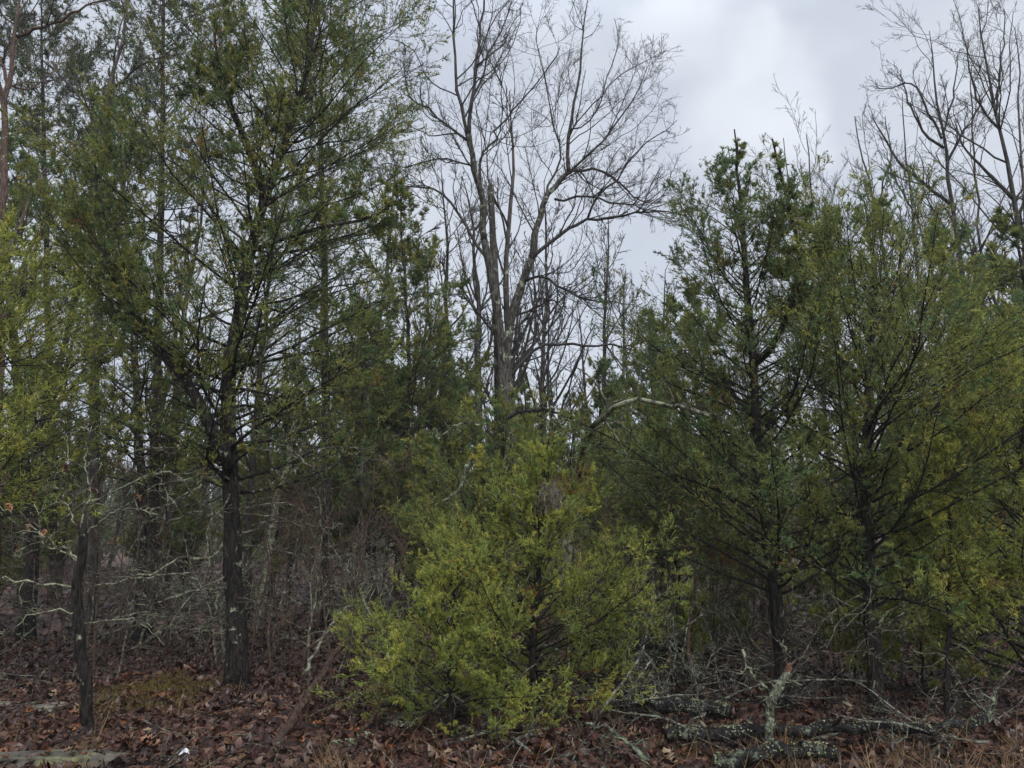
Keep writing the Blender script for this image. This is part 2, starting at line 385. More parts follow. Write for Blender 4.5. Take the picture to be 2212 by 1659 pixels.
tag(obj('leaf_litter', g.mesh('leaf_litter', M_leaf, True, None, True)), 'wet brown fallen leaves carpeting the forest floor', None, None, 'stuff')
leafmeshes = []
for ci, c in enumerate([(.19, .075, .03), (.13, .055, .03), (.08, .038, .028), (.17, .12, .08), (.065, .032, .026), (.12, .07, .045)]):
    g = Geo(); v = OV.copy(); v[:, 2] *= (1 + ci % 3); v[:, 2] += (-.35 + .25 * (ci % 4)) * v[:, 1] ** 2 + .2 * (ci % 2) * v[:, 0] * v[:, 1]
    g.add(v, OF, None, c); leafmeshes.append(g.mesh('oak_leaf', M_leaf, True, None, True))
rl = np.random.default_rng(11)
for k in range(300):
    y = math.sqrt(rl.uniform(4.9 ** 2, 9.0 ** 2)); x = rl.uniform(-1, 1) * (.72 * y)
    if k % 3 == 0: x = -abs(x)
    o = obj('oak_leaf', leafmeshes[rl.choice(6, p=[.12, .2, .25, .1, .2, .13])], ground, (x, y, float(terrain(x, y)) + rl.uniform(.03, .06)))
    s = rl.uniform(.11, .18); o.scale = (s, s, s); o.rotation_euler = (rl.normal() * .35, rl.normal() * .35, rl.uniform(0, 6.28))
def hang_leaf(px, py, Y, parent, s=.12, ci=0):
    p = P(px, py, Y) - np.array(parent.location)
    o = obj('leaf', leafmeshes[ci], parent, p); o.scale = (s, s, s)
    o.rotation_euler = (1.3 + rl.normal() * .4, rl.normal() * .5, rl.uniform(0, 6.28))

# ---------------------------------------------------------------- cedar trees
TONES = {  # per-plume colour choices
    'olive': [(.135, .145, .040), (.105, .125, .036), (.080, .105, .036), (.155, .155, .044), (.075, .115, .048)],
    'deep':  [(.095, .112, .034), (.072, .100, .036), (.115, .122, .034), (.058, .092, .042), (.135, .135, .036)],
    'bright': [(.205, .218, .050), (.165, .190, .046), (.122, .150, .042), (.235, .232, .056), (.145, .182, .052)],
    'teal':  [(.068, .104, .044), (.085, .112, .040), (.108, .118, .038), (.062, .094, .044), (.10, .110, .036)],
    'dark':  [(.050, .066, .034), (.062, .072, .036), (.078, .080, .036), (.042, .064, .044), (.07, .075, .042)],
    'grey':  [(.10, .09, .09), (.08, .07, .075), (.07, .06, .06), (.09, .08, .08), (.1, .085, .09)],
}
BROWN = np.array([(.17, .085, .025), (.14, .075, .035), (.20, .12, .03)])
def sprigs(g, Pt, per, w, l, tone, rg, brown=.03, cvar=None, spread=.75, group=None):
    """plumes of scale foliage along the fine twigs Pt (M,n,3)"""
    M, n, _ = Pt.shape
    c = rg.poisson(per, M); idx = np.repeat(np.arange(M), c); t = rg.uniform(.0, 1, len(idx)) ** .8
    p, T, _r = at(Pt, np.ones((M, n)), idx, t)
    d = nrm(T + spread * rg.normal(size=T.shape) + np.array([0, 0, .12]))
    L = l * rg.uniform(.55, 1.3, len(idx))[:, None] * (1.15 - .5 * t[:, None])
    s = nrm(np.cross(d, rg.normal(size=d.shape))) * (w * rg.uniform(.6, 1.2, len(idx)))[:, None] * .5
    a = p + s; b = p - s; tip = p + d * L
    pal = np.array(TONES[tone])
    grp = group if group is not None else np.arange(M)
    ng = grp.max() + 1
    gc = pal[rg.choice(len(pal), ng)] * rg.uniform(.8, 1.25, (ng, 1))
    col = gc[grp] * rg.uniform(.82, 1.2, (M, 1))
    q = Pt[:, 0] * 1.0; ph = rg.uniform(0, 6, 4)
    nf = np.sin(q[:, 0] * 3.1 + ph[0]) * np.sin(q[:, 1] * 2.7 + ph[1]) + np.sin(q[:, 2] * 3.7 + ph[2]) * np.sin((q[:, 0] + q[:, 1]) * 4.3 + ph[3])
    bm = (nf > 1.75 - 7 * brown) & (rg.random(M) < .55)
    col[bm] = BROWN[rg.choice(3, bm.sum())] * rg.uniform(.7, 1.15, (bm.sum(), 1))
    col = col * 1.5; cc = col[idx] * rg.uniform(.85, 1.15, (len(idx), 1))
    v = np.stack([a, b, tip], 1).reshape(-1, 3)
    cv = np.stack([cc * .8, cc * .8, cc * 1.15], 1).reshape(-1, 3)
    g.add(v, np.arange(len(v)).reshape(-1, 3), None, cv)

DENS = .62
def cedar_geo(trunk, r0, prof, Y, n1=70, n2=13, n3=7, per=16, tone='olive', seed=1, a_low=75, a_top=32, tf=.12,
              brown=.03, dead=10, deadlen=1.3, leader=True, up=.045, fine=1.0, lens=1.0, deadt=(.04, .30), side=None, extra=None, tip_r=.010, inner=.25):
    """trunk (n,3) world polyline. returns Geo trunk, Geo branches, Geo foliage, Geo dead twigs"""
    rg = np.random.default_rng(seed); px = Y / 745.0
    n = len(trunk); s = np.linspace(0, 1, n)
    rad = r0 * (1 - s) ** .8 + tip_r; rad = rad * .80 * (1 + .55 * np.exp(-s * n * 1.5))
    gt, gb, gf, gd = Geo(), Geo(), Geo(), Geo()
    tubes(gt, trunk[None], rad[None], 12, rough=.08)
    Lt = np.linalg.norm(np.diff(trunk, axis=0), axis=1).sum()
    stems = [(trunk, rad, prof, n1, tf)]
    if extra:
        for (pl, r_, pr, m1, tff) in extra:
            rr = r_ * (1 - np.linspace(0, 1, len(pl))) ** .8 + tip_r; tubes(gt, pl[None], rr[None], 8, rough=.05); stems.append((pl, rr, pr, m1, tff))
    for (tk, rd, prf, m1, t0) in stems:
        pt = np.array([a for a, b in prf]); pl = np.array([b for a, b in prf])
        t = t0 + (.955 - t0) * (np.arange(m1) + rg.random(m1)) / m1
        t = np.clip(t, 0, .995)
        p, T, r = at(tk[None], rd[None], np.zeros(m1, int), t)
        az = np.arange(m1) * 2.39996 + rg.normal(size=m1) * .5
        if side is not None:
            k = rg.random(m1) < .45; az[k] = side + rg.normal(size=k.sum()) * .6
        h = np.stack([np.cos(az), np.sin(az), 0 * az], -1)
        a = R(1) * (a_low + (a_top - a_low) * ((t - t0) / (1 - t0)) + rg.normal(size=m1) * 8)[:, None]
        d = np.cos(a) * np.array([0, 0, 1.]) + np.sin(a) * h + .15 * T
        L = np.interp(t, pt, pl) * rg.choice([.45, .7, 1, 1.15, 1.35], m1) * rg.uniform(.85, 1.1, m1) * lens
        B1 = grow(p, d, L, 8, .10, (0, 0, up), rg)
        R1 = np.maximum(r * .27, .006)[:, None] * np.linspace(1, .25, 8)[None]; R1 = np.minimum(R1, (.012 + .018 * L)[:, None] * np.linspace(1, .3, 8)[None]); R1 = np.maximum(R1, px * .22)
        tubes(gb, B1, R1, 5)
        wt = np.clip(L / L.mean(), .35, 1.8)
        B2, R2, i1, t1 = branch(B1, R1, n2 * wt, inner, 1.0, 42, 14, .42, .55, 5, .12, (0, 0, .09), rg, px * .18, flat=.6)
        # a leader on each branch tip
        tubes(gb, B2[:, [0, 2, 4]], R2[:, [0, 2, 4]], 3)
        B3, R3, i2, t2 = branch(B2, R2, n3 * 1.0, .12, 1.0, 40, 16, .45, .6, 3, .15, (0, 0, .10), rg, px * .14)
        B3b = np.concatenate([B3, B2[:, [2, 3, 4]]]); gid = np.concatenate([i2, np.arange(len(B2))])
        i1g = gid
        ribbon(gb, B3[:, [0, 2]], R3[:, [0, 2]])
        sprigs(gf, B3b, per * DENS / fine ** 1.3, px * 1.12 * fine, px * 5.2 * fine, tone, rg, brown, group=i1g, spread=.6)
        # short plumes on trunk top
        if leader:
            q = tk[-max(4, len(tk) // 6):][None]
            sprigs(gf, np.repeat(q, 5, 0), 8, px * .9, px * 5.0, tone, rg, brown, spread=.28)
    if dead:
        tt = rg.uniform(deadt[0], deadt[1], dead); p, T, r = at(trunk[None], rad[None], np.zeros(dead, int), tt)
        az = rg.uniform(0, 2 * np.pi, dead); d = np.stack([np.cos(az), np.sin(az), rg.normal(size=dead) * .35], -1)
        D1 = grow(p, d, rg.uniform(.4, 1, dead) * deadlen, 8, .22, (0, 0, .01), rg)
        DR = np.maximum(rg.uniform(.006, .014, dead)[:, None] * np.linspace(1, .35, 8)[None], px * .3); tubes(gd, D1, DR, 5, rough=.1)
        D2, DR2, _, _ = branch(D1, DR, 5, .2, 1, 50, 15, .45, .6, 5, .25, (0, 0, 0), rg, px * .25); tubes(gd, D2, DR2, 3)
        D3, DR3, _, _ = branch(D2, DR2, 3, .2, 1, 50, 15, .5, .6, 4, .25, (0, 0, 0), rg, px * .2); ribbon(gd, D3, DR3)
    return gt, gb, gf, gd
def cedar(label, trunk, r0, prof, Y, group=None, bmat=None, cat='cedar tree', name='cedar_tree', dmat=None, **kw):
    base = trunk[0]; root = thing(name, label, cat, base, group)
    gt, gb, gf, gd = cedar_geo(trunk, r0, prof, Y, **kw)
    obj('trunk', gt.mesh('cedar_trunk', bmat or M_cedar, True, base), root)
    stf('branches', gb.mesh('cedar_branches', M_cedar, True, base), root)
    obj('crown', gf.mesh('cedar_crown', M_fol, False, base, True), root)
    if gd.n: stf('dead_branches', gd.mesh('cedar_dead_branches', dmat or M_deadtwig, True, base), root)
    return root
def tk(pts, Y0=None, n=24, dY=0.0, wob=.012):
    """trunk polyline from traced picture points: the first is on the ground, later ones at about the same distance"""
    b = on_ground(*pts[0][:2]); Yb = Y0 if Y0 else b[1]
    if Y0:
        d = ray(*pts[0][:2]); x = d[0] / d[1] * Y0; b = np.array([x, Y0, float(terrain(x, Y0))])
    w = [b - np.array([0, 0, .12])]
    for i, p in enumerate(pts[1:]):
        w.append(P(p[0], p[1], p[2] if len(p) > 2 else Yb + dY * (i + 1) / len(pts)))
    s = spline(w, n); nn = rng.normal(size=s.shape) * wob; nn[:2] = 0; return s + nn, Yb

# -- right-hand cedars
t_, Y_ = tk([(1703, 1535), (1685, 1380), (1662, 1180), (1648, 1030), (1632, 850), (1622, 700), (1608, 520), (1596, 400), (1588, 275)], dY=.5)
ex = spline([t_[13] * .5 + t_[12] * .5, P(1672, 740, Y_ + .1), P(1715, 650, Y_), P(1730, 560, Y_), P(1700, 430, Y_ + .1), P(1668, 300, Y_ + .1)], 12)
GR = cedar('tall cedar with twin pointed tips and blackish trunk right of the clearing', t_, .085,
      [(0, .9), (.2, 1.7), (.4, 2.0), (.55, 1.7), (.7, 1.1), (.82, .62), (.91, .26), (1, .05)], Y_, n1=125, n2=13, n3=7, per=13, tone='teal', seed=5, tf=.17, a_low=80, a_top=48, fine=.9, dead=14, deadlen=1.1,
      extra=[(ex, .03, [(0, .3), (.4, .55), (.8, .2), (1, .05)], 24, .2)])
t_, Y_ = tk([(1895, 1550), (1885, 1400), (1876, 1200), (1870, 1000), (1878, 800), (1890, 640), (1880, 520), (1868, 430)], dY=.6)
cedar('broad cedar with straight dark trunk and long upswept branches at right', t_, .085,
      [(0, 1.0), (.2, 1.9), (.35, 2.4), (.5, 2.2), (.65, 1.7), (.8, 1.05), (.92, .4), (1, .08)], Y_, n1=125, n2=13, n3=7, per=13, tone='olive', seed=6, tf=.19, a_low=78, a_top=46, fine=.9, dead=16, deadlen=1.4, brown=.05)
t_, Y_ = tk([(2235, 1545), (2230, 1300), (2220, 1100), (2210, 950), (2200, 820), (2190, 700)], dY=.2)
cedar('bushy bright cedar leaning in from the right edge', t_, .08,
      [(0, 1.1), (.2, 1.5), (.5, 1.4), (.8, .8), (1, .15)], Y_, n1=90, n2=13, n3=7, per=14, tone='bright', seed=8, tf=.10, a_low=80, a_top=30, dead=6, brown=.07, side=math.pi)
t_, Y_ = tk([(2044, 1562), (2046, 1400), (2052, 1200), (2060, 1050), (2075, 930)], dY=.1)
cedar('slender young cedar on a thin black stem between the two right-hand trunks', t_, .028,
      [(0, .2), (.35, .45), (.6, .75), (.85, .5), (1, .1)], Y_, n1=50, n2=10, n3=6, per=13, tone='bright', seed=9, tf=.3, a_low=72, a_top=30, dead=10, deadlen=.5, tip_r=.006)
t_, Y_ = tk([(1842, 1480), (1850, 1380), (1862, 1290), (1875, 1215)], dY=.0)
cedar('small low cedar sapling in front of the broad cedar trunk', t_, .014,
      [(0, .25), (.4, .55), (.8, .35), (1, .08)], Y_, n1=30, n2=8, n3=6, per=13, tone='bright', seed=10, tf=.1, a_low=80, a_top=35, dead=0, tip_r=.005)
for (pts_, lb_, sd_, w_, n_) in (
        ([(1995, 1500), (1990, 1400), (1985, 1300), (1975, 1190)], 'bushy little cedar right of the broad cedar trunk', 91, .75, 40),
        ([(2105, 1480), (2110, 1380), (2118, 1260), (2125, 1120)], 'knee-high bright cedar bush near the right edge', 92, .85, 44),
        ([(1760, 1400), (1765, 1330), (1770, 1230), (1772, 1150)], 'low cedar bush just right of the twin-tipped cedar trunk', 93, .7, 34),
        ([(1590, 1420), (1592, 1320), (1600, 1200), (1604, 1090)], 'low cedar bush close left of the twin-tipped cedar trunk', 94, .8, 40),
        ([(1490, 1480), (1492, 1420), (1495, 1350), (1498, 1280)], 'sparse cedar seedling standing in the brush pile', 95, .45, 22),
        ([(1335, 1480), (1338, 1400), (1345, 1300), (1352, 1230)], 'cedar seedling at the right skirt of the bushy centre cedar', 96, .5, 26)):
    t_, Y_ = tk(pts_, dY=.0)
    cedar(lb_, t_, .018, [(0, w_ * .8), (.3, w_), (.7, w_ * .6), (1, .08)], Y_, n1=n_, n2=9, n3=6, per=13, tone='bright' if sd_ % 2 else 'olive', seed=sd_, tf=.08, a_low=80, a_top=32, dead=0, tip_r=.005, brown=.06)
# -- centre foreground cedars
t_, Y_ = tk([(1080, 1500), (1078, 1400), (1074, 1250), (1078, 1100), (1086, 960), (1086, 845)], Y0=9.3, dY=.1)
cedar('pale pointed young cedar standing just behind the bushy centre cedar', t_, .05,
      [(0, .6), (.2, 1.2), (.45, 1.3), (.7, .85), (.9, .32), (1, .06)], Y_, n1=66, n2=11, n3=6, per=11, tone='olive', seed=12, tf=.08, a_low=78, a_top=34, fine=.72, dead=0, brown=.06, tip_r=.006)
t_, Y_ = tk([(1150, 1590), (1152, 1450), (1160, 1250), (1172, 1080), (1180, 960)], Y0=7.6)
cedar('wide bushy bright green cedar in the centre foreground', t_, .05,
      [(0, 1.3), (.15, 1.45), (.35, 1.25), (.6, .85), (.85, .4), (1, .08)], Y_, n1=112, n2=13, n3=6, per=14, tone='bright', seed=13, tf=.05, a_low=92, a_top=34, dead=14, deadlen=1.1, deadt=(.03, .7), brown=.09, fine=.62, tip_r=.006)
t_, Y_ = tk([(975, 1600), (972, 1500), (972, 1400), (982, 1300), (990, 1210)], Y0=7.1)
cedar('low bright cedar bush spreading left below the wide centre cedar', t_, .035,
      [(0, .72), (.25, .88), (.6, .58), (.9, .28), (1, .06)], Y_, n1=66, n2=13, n3=6, per=14, tone='bright', seed=14, tf=.08, a_low=94, a_top=38, dead=8, deadlen=.8, brown=.08, fine=.62, tip_r=.006)
t_, Y_ = tk([(1470, 1420), (1465, 1300), (1455, 1150), (1442, 1000), (1425, 890)], Y0=11.5)
cedar('yellowish green cedar growing behind the arching dead branch', t_, .05,
      [(0, .6), (.25, 1.2), (.5, 1.1), (.75, .7), (1, .1)], Y_, n1=75, n2=12, n3=7, per=12, tone='olive', seed=15, tf=.3, a_low=72, a_top=30, dead=8, brown=.03)
# -- left-hand cedars
t_, Y_ = tk([(515, 1482), (508, 1350), (502, 1200), (495, 1050), (492, 900), (502, 760), (522, 640), (548, 520), (575, 420), (612, 320), (648, 210), (675, 80), (690, -60), (700, -180)], dY=.8, n=34)
e1 = spline([P(496, 1010, Y_), P(462, 940, Y_ - .05), (P(430, 870, Y_ - .1)), P(385, 800, Y_ - .1), P(330, 730, Y_), P(262, 640, Y_ + .1), P(215, 500, Y_ + .2), P(205, 330, Y_ + .2)], 16)
e2 = spline([P(575, 425, Y_ + .5), P(548, 350, Y_ + .4), P(520, 280, Y_ + .3), P(480, 180, Y_ + .3), P(460, 60, Y_ + .4)], 12)
e3 = spline([P(502, 560, Y_ + .3), P(600, 520, Y_), P(700, 490, Y_), P(800, 470, Y_ + .1), P(880, 420, Y_ + .1)], 12)
cedar('tall forked cedar with thick black trunk left of centre', t_, .125,
      [(0, 1.0), (.2, 1.7), (.35, 2.2), (.6, 2.1), (.75, 1.9), (.9, 1.4), (1, .6)], Y_, n1=150, n2=14, n3=7, per=13, tone='deep', seed=21, tf=.20, a_low=84, a_top=44, fine=.95, dead=22, deadlen=2.0, deadt=(.08, .36),
      extra=[(e1, .07, [(0, .3), (.35, .9), (.6, 1.2), (.85, .9), (1, .3)], 42, .2), (e2, .05, [(0, .3), (.5, 1.0), (1, .4)], 28, .1), (e3, .025, [(0, .5), (.5, .8), (1, .35)], 15, .15)])
t_, Y_ = tk([(300, 1392), (302, 1250), (305, 1100), (298, 900), (288, 700), (275, 520), (262, 350), (258, 240)], dY=.6, n=28)
cedar('cedar with a lichen-spotted trunk behind the lichen twigs on the left', t_, .115,
      [(0, .8), (.3, 1.4), (.5, 1.9), (.7, 1.7), (.88, 1.1), (1, .3)], Y_, n1=100, n2=12, n3=7, per=12, tone='deep', seed=22, tf=.24, a_low=84, a_top=42, dead=20, deadlen=2.0, bmat=M_cedarl, deadt=(.1, .4))
t_, Y_ = tk([(72, 1262), (70, 1150), (50, 1000), (36, 800), (20, 600), (8, 420), (-10, 250)], Y0=14.0, dY=.2, n=24)
cedar('dark stemmed cedar at the left edge', t_, .15,
      [(0, .8), (.35, 1.6), (.55, 2.0), (.8, 1.4), (1, .3)], Y_, n1=85, n2=12, n3=7, per=11, tone='olive', seed=23, tf=.24, a_low=84, a_top=42, dead=20, deadlen=2.0, deadt=(.08, .4))
t_, Y_ = tk([(-180, 1600), (-175, 1300), (-170, 1050), (-165, 850), (-150, 680), (-130, 560)], Y0=8.2, n=20)
cedar('near cedar reaching bright green boughs in from the left edge', t_, .09,
      [(0, 1.0), (.35, 1.6), (.6, 1.9), (.8, 1.5), (1, .4)], Y_, n1=70, n2=13, n3=7, per=14, tone='bright', seed=24, tf=.36, a_low=82, a_top=50, dead=14, deadlen=2.0, side=0.2)
t_, Y_ = tk([(706, 1292), (705, 1150), (706, 950), (702, 700), (698, 450), (694, 200), (690, 0), (690, -150)], Y0=15.0, dY=.5, n=30)
cedar('tall straight cedar right behind the forked cedar', t_, .125,
      [(0, .8), (.35, 1.7), (.5, 2.4), (.65, 2.1), (.8, 2.3), (.92, 1.6), (1, .6)], Y_, n1=120, n2=13, n3=7, per=11, tone='teal', seed=25, tf=.27, a_low=84, a_top=44, dead=20, deadlen=2.2, deadt=(.08, .4))
t_, Y_ = tk([(885, 1262), (886, 1080), (888, 900), (880, 700), (868, 520), (862, 400)], Y0=17.0, n=24)
cedar('cedar with a thin dark trunk just left of the bare oak', t_, .10,
      [(0, .8), (.3, 1.6), (.5, 1.8), (.75, 1.2), (1, .2)], Y_, n1=90, n2=12, n3=7, per=10, tone='deep', seed=26, tf=.2, a_low=84, a_top=40, dead=10, deadlen=1.6)
t_, Y_ = tk([(330, 1320), (335, 1000), (345, 600), (350, 300), (352, 100), (355, -80), (360, -220)], Y0=19.0, n=26)
cedar('very tall dark cedar filling the upper left corner', t_, .16,
      [(0, .8), (.4, 1.8), (.6, 3.0), (.8, 3.2), (.93, 2.4), (1, .8)], Y_, n1=105, n2=12, n3=7, per=10, tone='dark', seed=27, tf=.45, a_low=80, a_top=45, dead=12, deadlen=2.5, deadt=(.2, .5))
t_, Y_ = tk([(120, 1310), (115, 1000), (100, 600), (95, 300), (90, 100), (90, -60)], Y0=20.5, n=24)
cedar('dark cedar rising behind the pale bare trunk at the upper left edge', t_, .15,
      [(0, .8), (.4, 1.6), (.65, 2.4), (.85, 2.2), (1, .6)], Y_, n1=85, n2=12, n3=7, per=9, tone='dark', seed=28, tf=.5, a_low=82, a_top=48, dead=8, deadlen=2.5)

# ---------------------------------------------------------------- background cedars (shared meshes)
protos = []
for s_, (H, tone, prof) in enumerate([
        (7.0, 'olive', [(0, .6), (.2, 1.4), (.5, 1.35), (.8, .7), (1, .1)]),
        (6.0, 'deep', [(0, .6), (.25, 1.1), (.5, 1.0), (.8, .5), (1, .1)]),
        (7.5, 'deep', [(0, .6), (.3, 1.6), (.6, 1.5), (.85, .8), (1, .1)]),
        (5.0, 'olive', [(0, .6), (.15, 1.3), (.45, 1.2), (.8, .55), (1, .1)])]):
    pl = spline([(0, 0, -.15), (.08, .05, H * .4), (-.05, .1, H * .7), (.02, 0, H)], 16)
    protos.append((H, cedar_geo(pl, .10, prof, 21.0, n1=60, n2=10, n3=6, per=9, tone=tone, seed=40 + s_, tf=.16, a_low=78, a_top=30, dead=8, deadlen=1.3)))
pm = []
for H, (gt, gb, gf, gd) in protos:
    pm.append((H, gt.mesh('cedar_trunk', M_cedar), gb.mesh('cedar_branches', M_cedar), gf.mesh('cedar_crown', M_fol, False, None, True), gd.mesh('cedar_dead_branches', M_deadtwig)))
def bg_cedar(k, px, Y, topy, label, group, rz=0.0):
    H, a, b, c, d = pm[k]; w = P(px, topy, Y); z = float(terrain(w[0], Y)); sc = (w[2] - z) / H
    root = thing('cedar_tree', label, 'cedar tree', (w[0], Y, z), group)
    root.scale = (max(sc, .7) * (1.0 if sc > .7 else 1), max(sc, .7), sc); root.rotation_euler = (0, 0, rz)
    obj('trunk', a, root); stf('branches', b, root); obj('crown', c, root); stf('dead_branches', d, root)
BGC = [  # variant, px, Y, top y, label, group
    (1, 962, 20, 690, 'grey-green pointed cedar behind and left of the bare oak trunk', None),
    (0, 1010, 23, 760, 'dull green cedar close behind the bare oak trunk', None),
    (2, 1292, 20, 770, 'narrow dark cedar top showing between the oak and the arching branch', None),
    (0, 1230, 24, 840, 'low cedar in the wood right behind the bare oak', None),
    (1, 1400, 22, 660, 'distant cedar left of the twin-tipped cedar, its top among bare twigs', None),
    (2, 1500, 18, 600, 'dark cedar tucked behind the left side of the twin-tipped cedar', None),
    (3, 1350, 16, 900, 'low green cedar under the arching dead branch', None),
    (2, 2010, 15, 480, 'brownish dark cedar behind the broad right cedar', None),
    (2, 2180, 16, 440, 'dark cedar high at the right edge below the bare trees', None),
    (0, 1780, 15, 430, 'cedar filling the gap between the two tall right cedars', None),
    (0, 2100, 13, 620, 'olive cedar behind the bright cedar at the right edge', None),
    (3, 830, 21, 700, 'hazy green cedar between the straight cedar and the bare oak', None),
    (1, 780, 25, 640, 'distant cedar seen through the branches right of the straight cedar', None),
    (0, 620, 19, 780, 'cedar crown seen through the twigs behind the forked cedar', None),
    (3, 560, 24, 900, 'low cedar deep in the wood behind the forked cedar', None),
    (3, 420, 22, 980, 'low cedar deep in the wood behind the thick black trunk', None),
    (0, 180, 22, 900, 'dull cedar deep in the wood behind the left lichen twigs', None),
    (1, 1130, 28, 800, 'distant thin cedar seen beside the oak fork', None),
    (3, 1620, 15, 980, 'shrubby cedar behind the foot of the twin-tipped cedar', None),
    (3, 1800, 13, 1040, 'shrubby cedar filling the space between the right-hand trunks', None),
    (2, 1960, 14, 900, 'shaded cedar behind the slender young cedar', None)]
BGC += [
    (0, 1090, 19, 830, 'olive cedar filling in behind the top of the pointed young cedar', None),
    (1, 870, 24, 820, 'soft green cedar in the gap right of the straight cedar trunk', None),
    (3, 925, 16, 930, 'low olive cedar touching the left side of the pointed young cedar', None),
    (0, 650, 23, 860, 'soft green cedar between the leaning lichened trunk and the straight cedar', None),
    (1, 370, 20, 900, 'soft green cedar between the lichen-spotted trunk and the forked cedar', None),
    (0, 100, 20, 880, 'soft green cedar behind the thin black dead tree', None),
    (3, 20, 16, 960, 'low olive cedar at the left edge behind the dark stems', None),
    (0, 1350, 26, 860, 'far soft green cedar above the arching branch', None),
    (1, 1550, 20, 800, 'soft green cedar left of the twin-tipped cedar crown', None)]
for i, (k, px, Y, ty, lb, gp) in enumerate(BGC): bg_cedar(k, px, Y, ty, lb, gp, i * 1.37)

# ---------------------------------------------------------------- bare trees
MARKS = [(60, 'at the left edge'), (130, 'just inside the left edge'), (200, 'by the thin black dead tree'), (270, 'between the dead tree and the lichen-spotted trunk'), (330, 'around the lichen-spotted cedar trunk'),
         (410, 'left of the thick black trunk'), (480, 'close on the left of the thick black trunk'), (540, 'behind the thick black trunk'), (610, 'beside the leaning lichened trunk'), (680, 'left of the straight cedar trunk'),
         (740, 'around the straight cedar trunk'), (810, 'above the leaning pole'), (890, 'left of the centre cedar'), (960, 'at the left flank of the centre cedar'), (1030, 'behind the left half of the centre cedar'), (1100, 'behind the pointed young cedar'),
         (1180, 'behind the oak fork'), (1260, 'behind the right half of the centre cedar'), (1330, 'at the right flank of the centre cedar'), (1400, 'under the arching branch'), (1470, 'right of the arching branch'),
         (1540, 'left of the twin-tipped cedar'), (1620, 'just left of the twin-tipped cedar trunk'), (1700, 'behind the twin-tipped cedar trunk'), (1780, 'just right of the twin-tipped cedar trunk'),
         (1860, 'between the two tall right trunks'), (1940, 'around the broad right cedar trunk'), (2030, 'right of the broad cedar trunk'), (2120, 'by the slender young cedar'), (9999, 'at the right edge')]
def where(px):
    return next(t for lim, t in MARKS if px < lim)
def bare_geo(stems, Y, levels, seed, k0=8):
    """stems: list of (polyline, radii). levels: list of dict for branch(). returns list of Geo per level"""
    rg = np.random.default_rng(seed); px = Y / 745.0
    out = []
    for pl, rd in stems:
        cur = (pl[None], rd[None]); gl = [Geo() for _ in range(len(levels) + 1)]
        tubes(gl[0], cur[0], cur[1], k0, rough=.06)
        first = True
        for li, lv in enumerate(levels):
            Q, RR, _, _ = branch(cur[0], cur[1], lv['n'], lv.get('t0', .2), 1.0, lv['a'], 12, lv['L'], lv.get('r', .55), lv.get('pts', 6), lv.get('w', .14), (0, 0, lv.get('up', .06)), rg, px * lv.get('mr', .3), absL=lv.get('abs'))
            (tubes(gl[li + 1], Q, RR, 5 if li == 0 else 3) if li < 2 else ribbon(gl[li + 1], Q, RR))
            cur = (Q, RR)
        out.append(gl)
    return out
def taper(n, r0, r1, p=.9): s = np.linspace(0, 1, n); return r1 + (r0 - r1) * (1 - s) ** p

# main oak
YO = 16.0
base = on_ground(1100, 1290); xo = ray(1100, 1000); bx = xo[0] / xo[1] * YO; basez = float(terrain(bx, YO))
ob = np.array([bx, YO, basez])
oak = thing('bare_oak_tree', 'tall leafless oak forking low into two main stems in the centre', 'tree', ob)
g = Geo()
t_ = spline([ob - [0, 0, .2], P(1100, 1000, YO), P(1096, 880, YO), P(1091, 800, YO)], 10); tubes(g, t_[None], taper(10, .185, .15)[None], 12, rough=.05)
l_ = spline([P(1088, 820, YO), P(1078, 700, YO), P(1062, 600, YO), P(1046, 520, YO)], 12); tubes(g, l_[None], taper(12, .105, .085)[None], 10, rough=.05)
r_ = spline([P(1092, 820, YO), P(1102, 700, YO), P(1125, 620, YO), P(1148, 560, YO - .1)], 12); tubes(g, r_[None], taper(12, .10, .085)[None], 10, rough=.05)
obj('trunk', g.mesh('oak_trunk', M_oak, True, ob), oak)
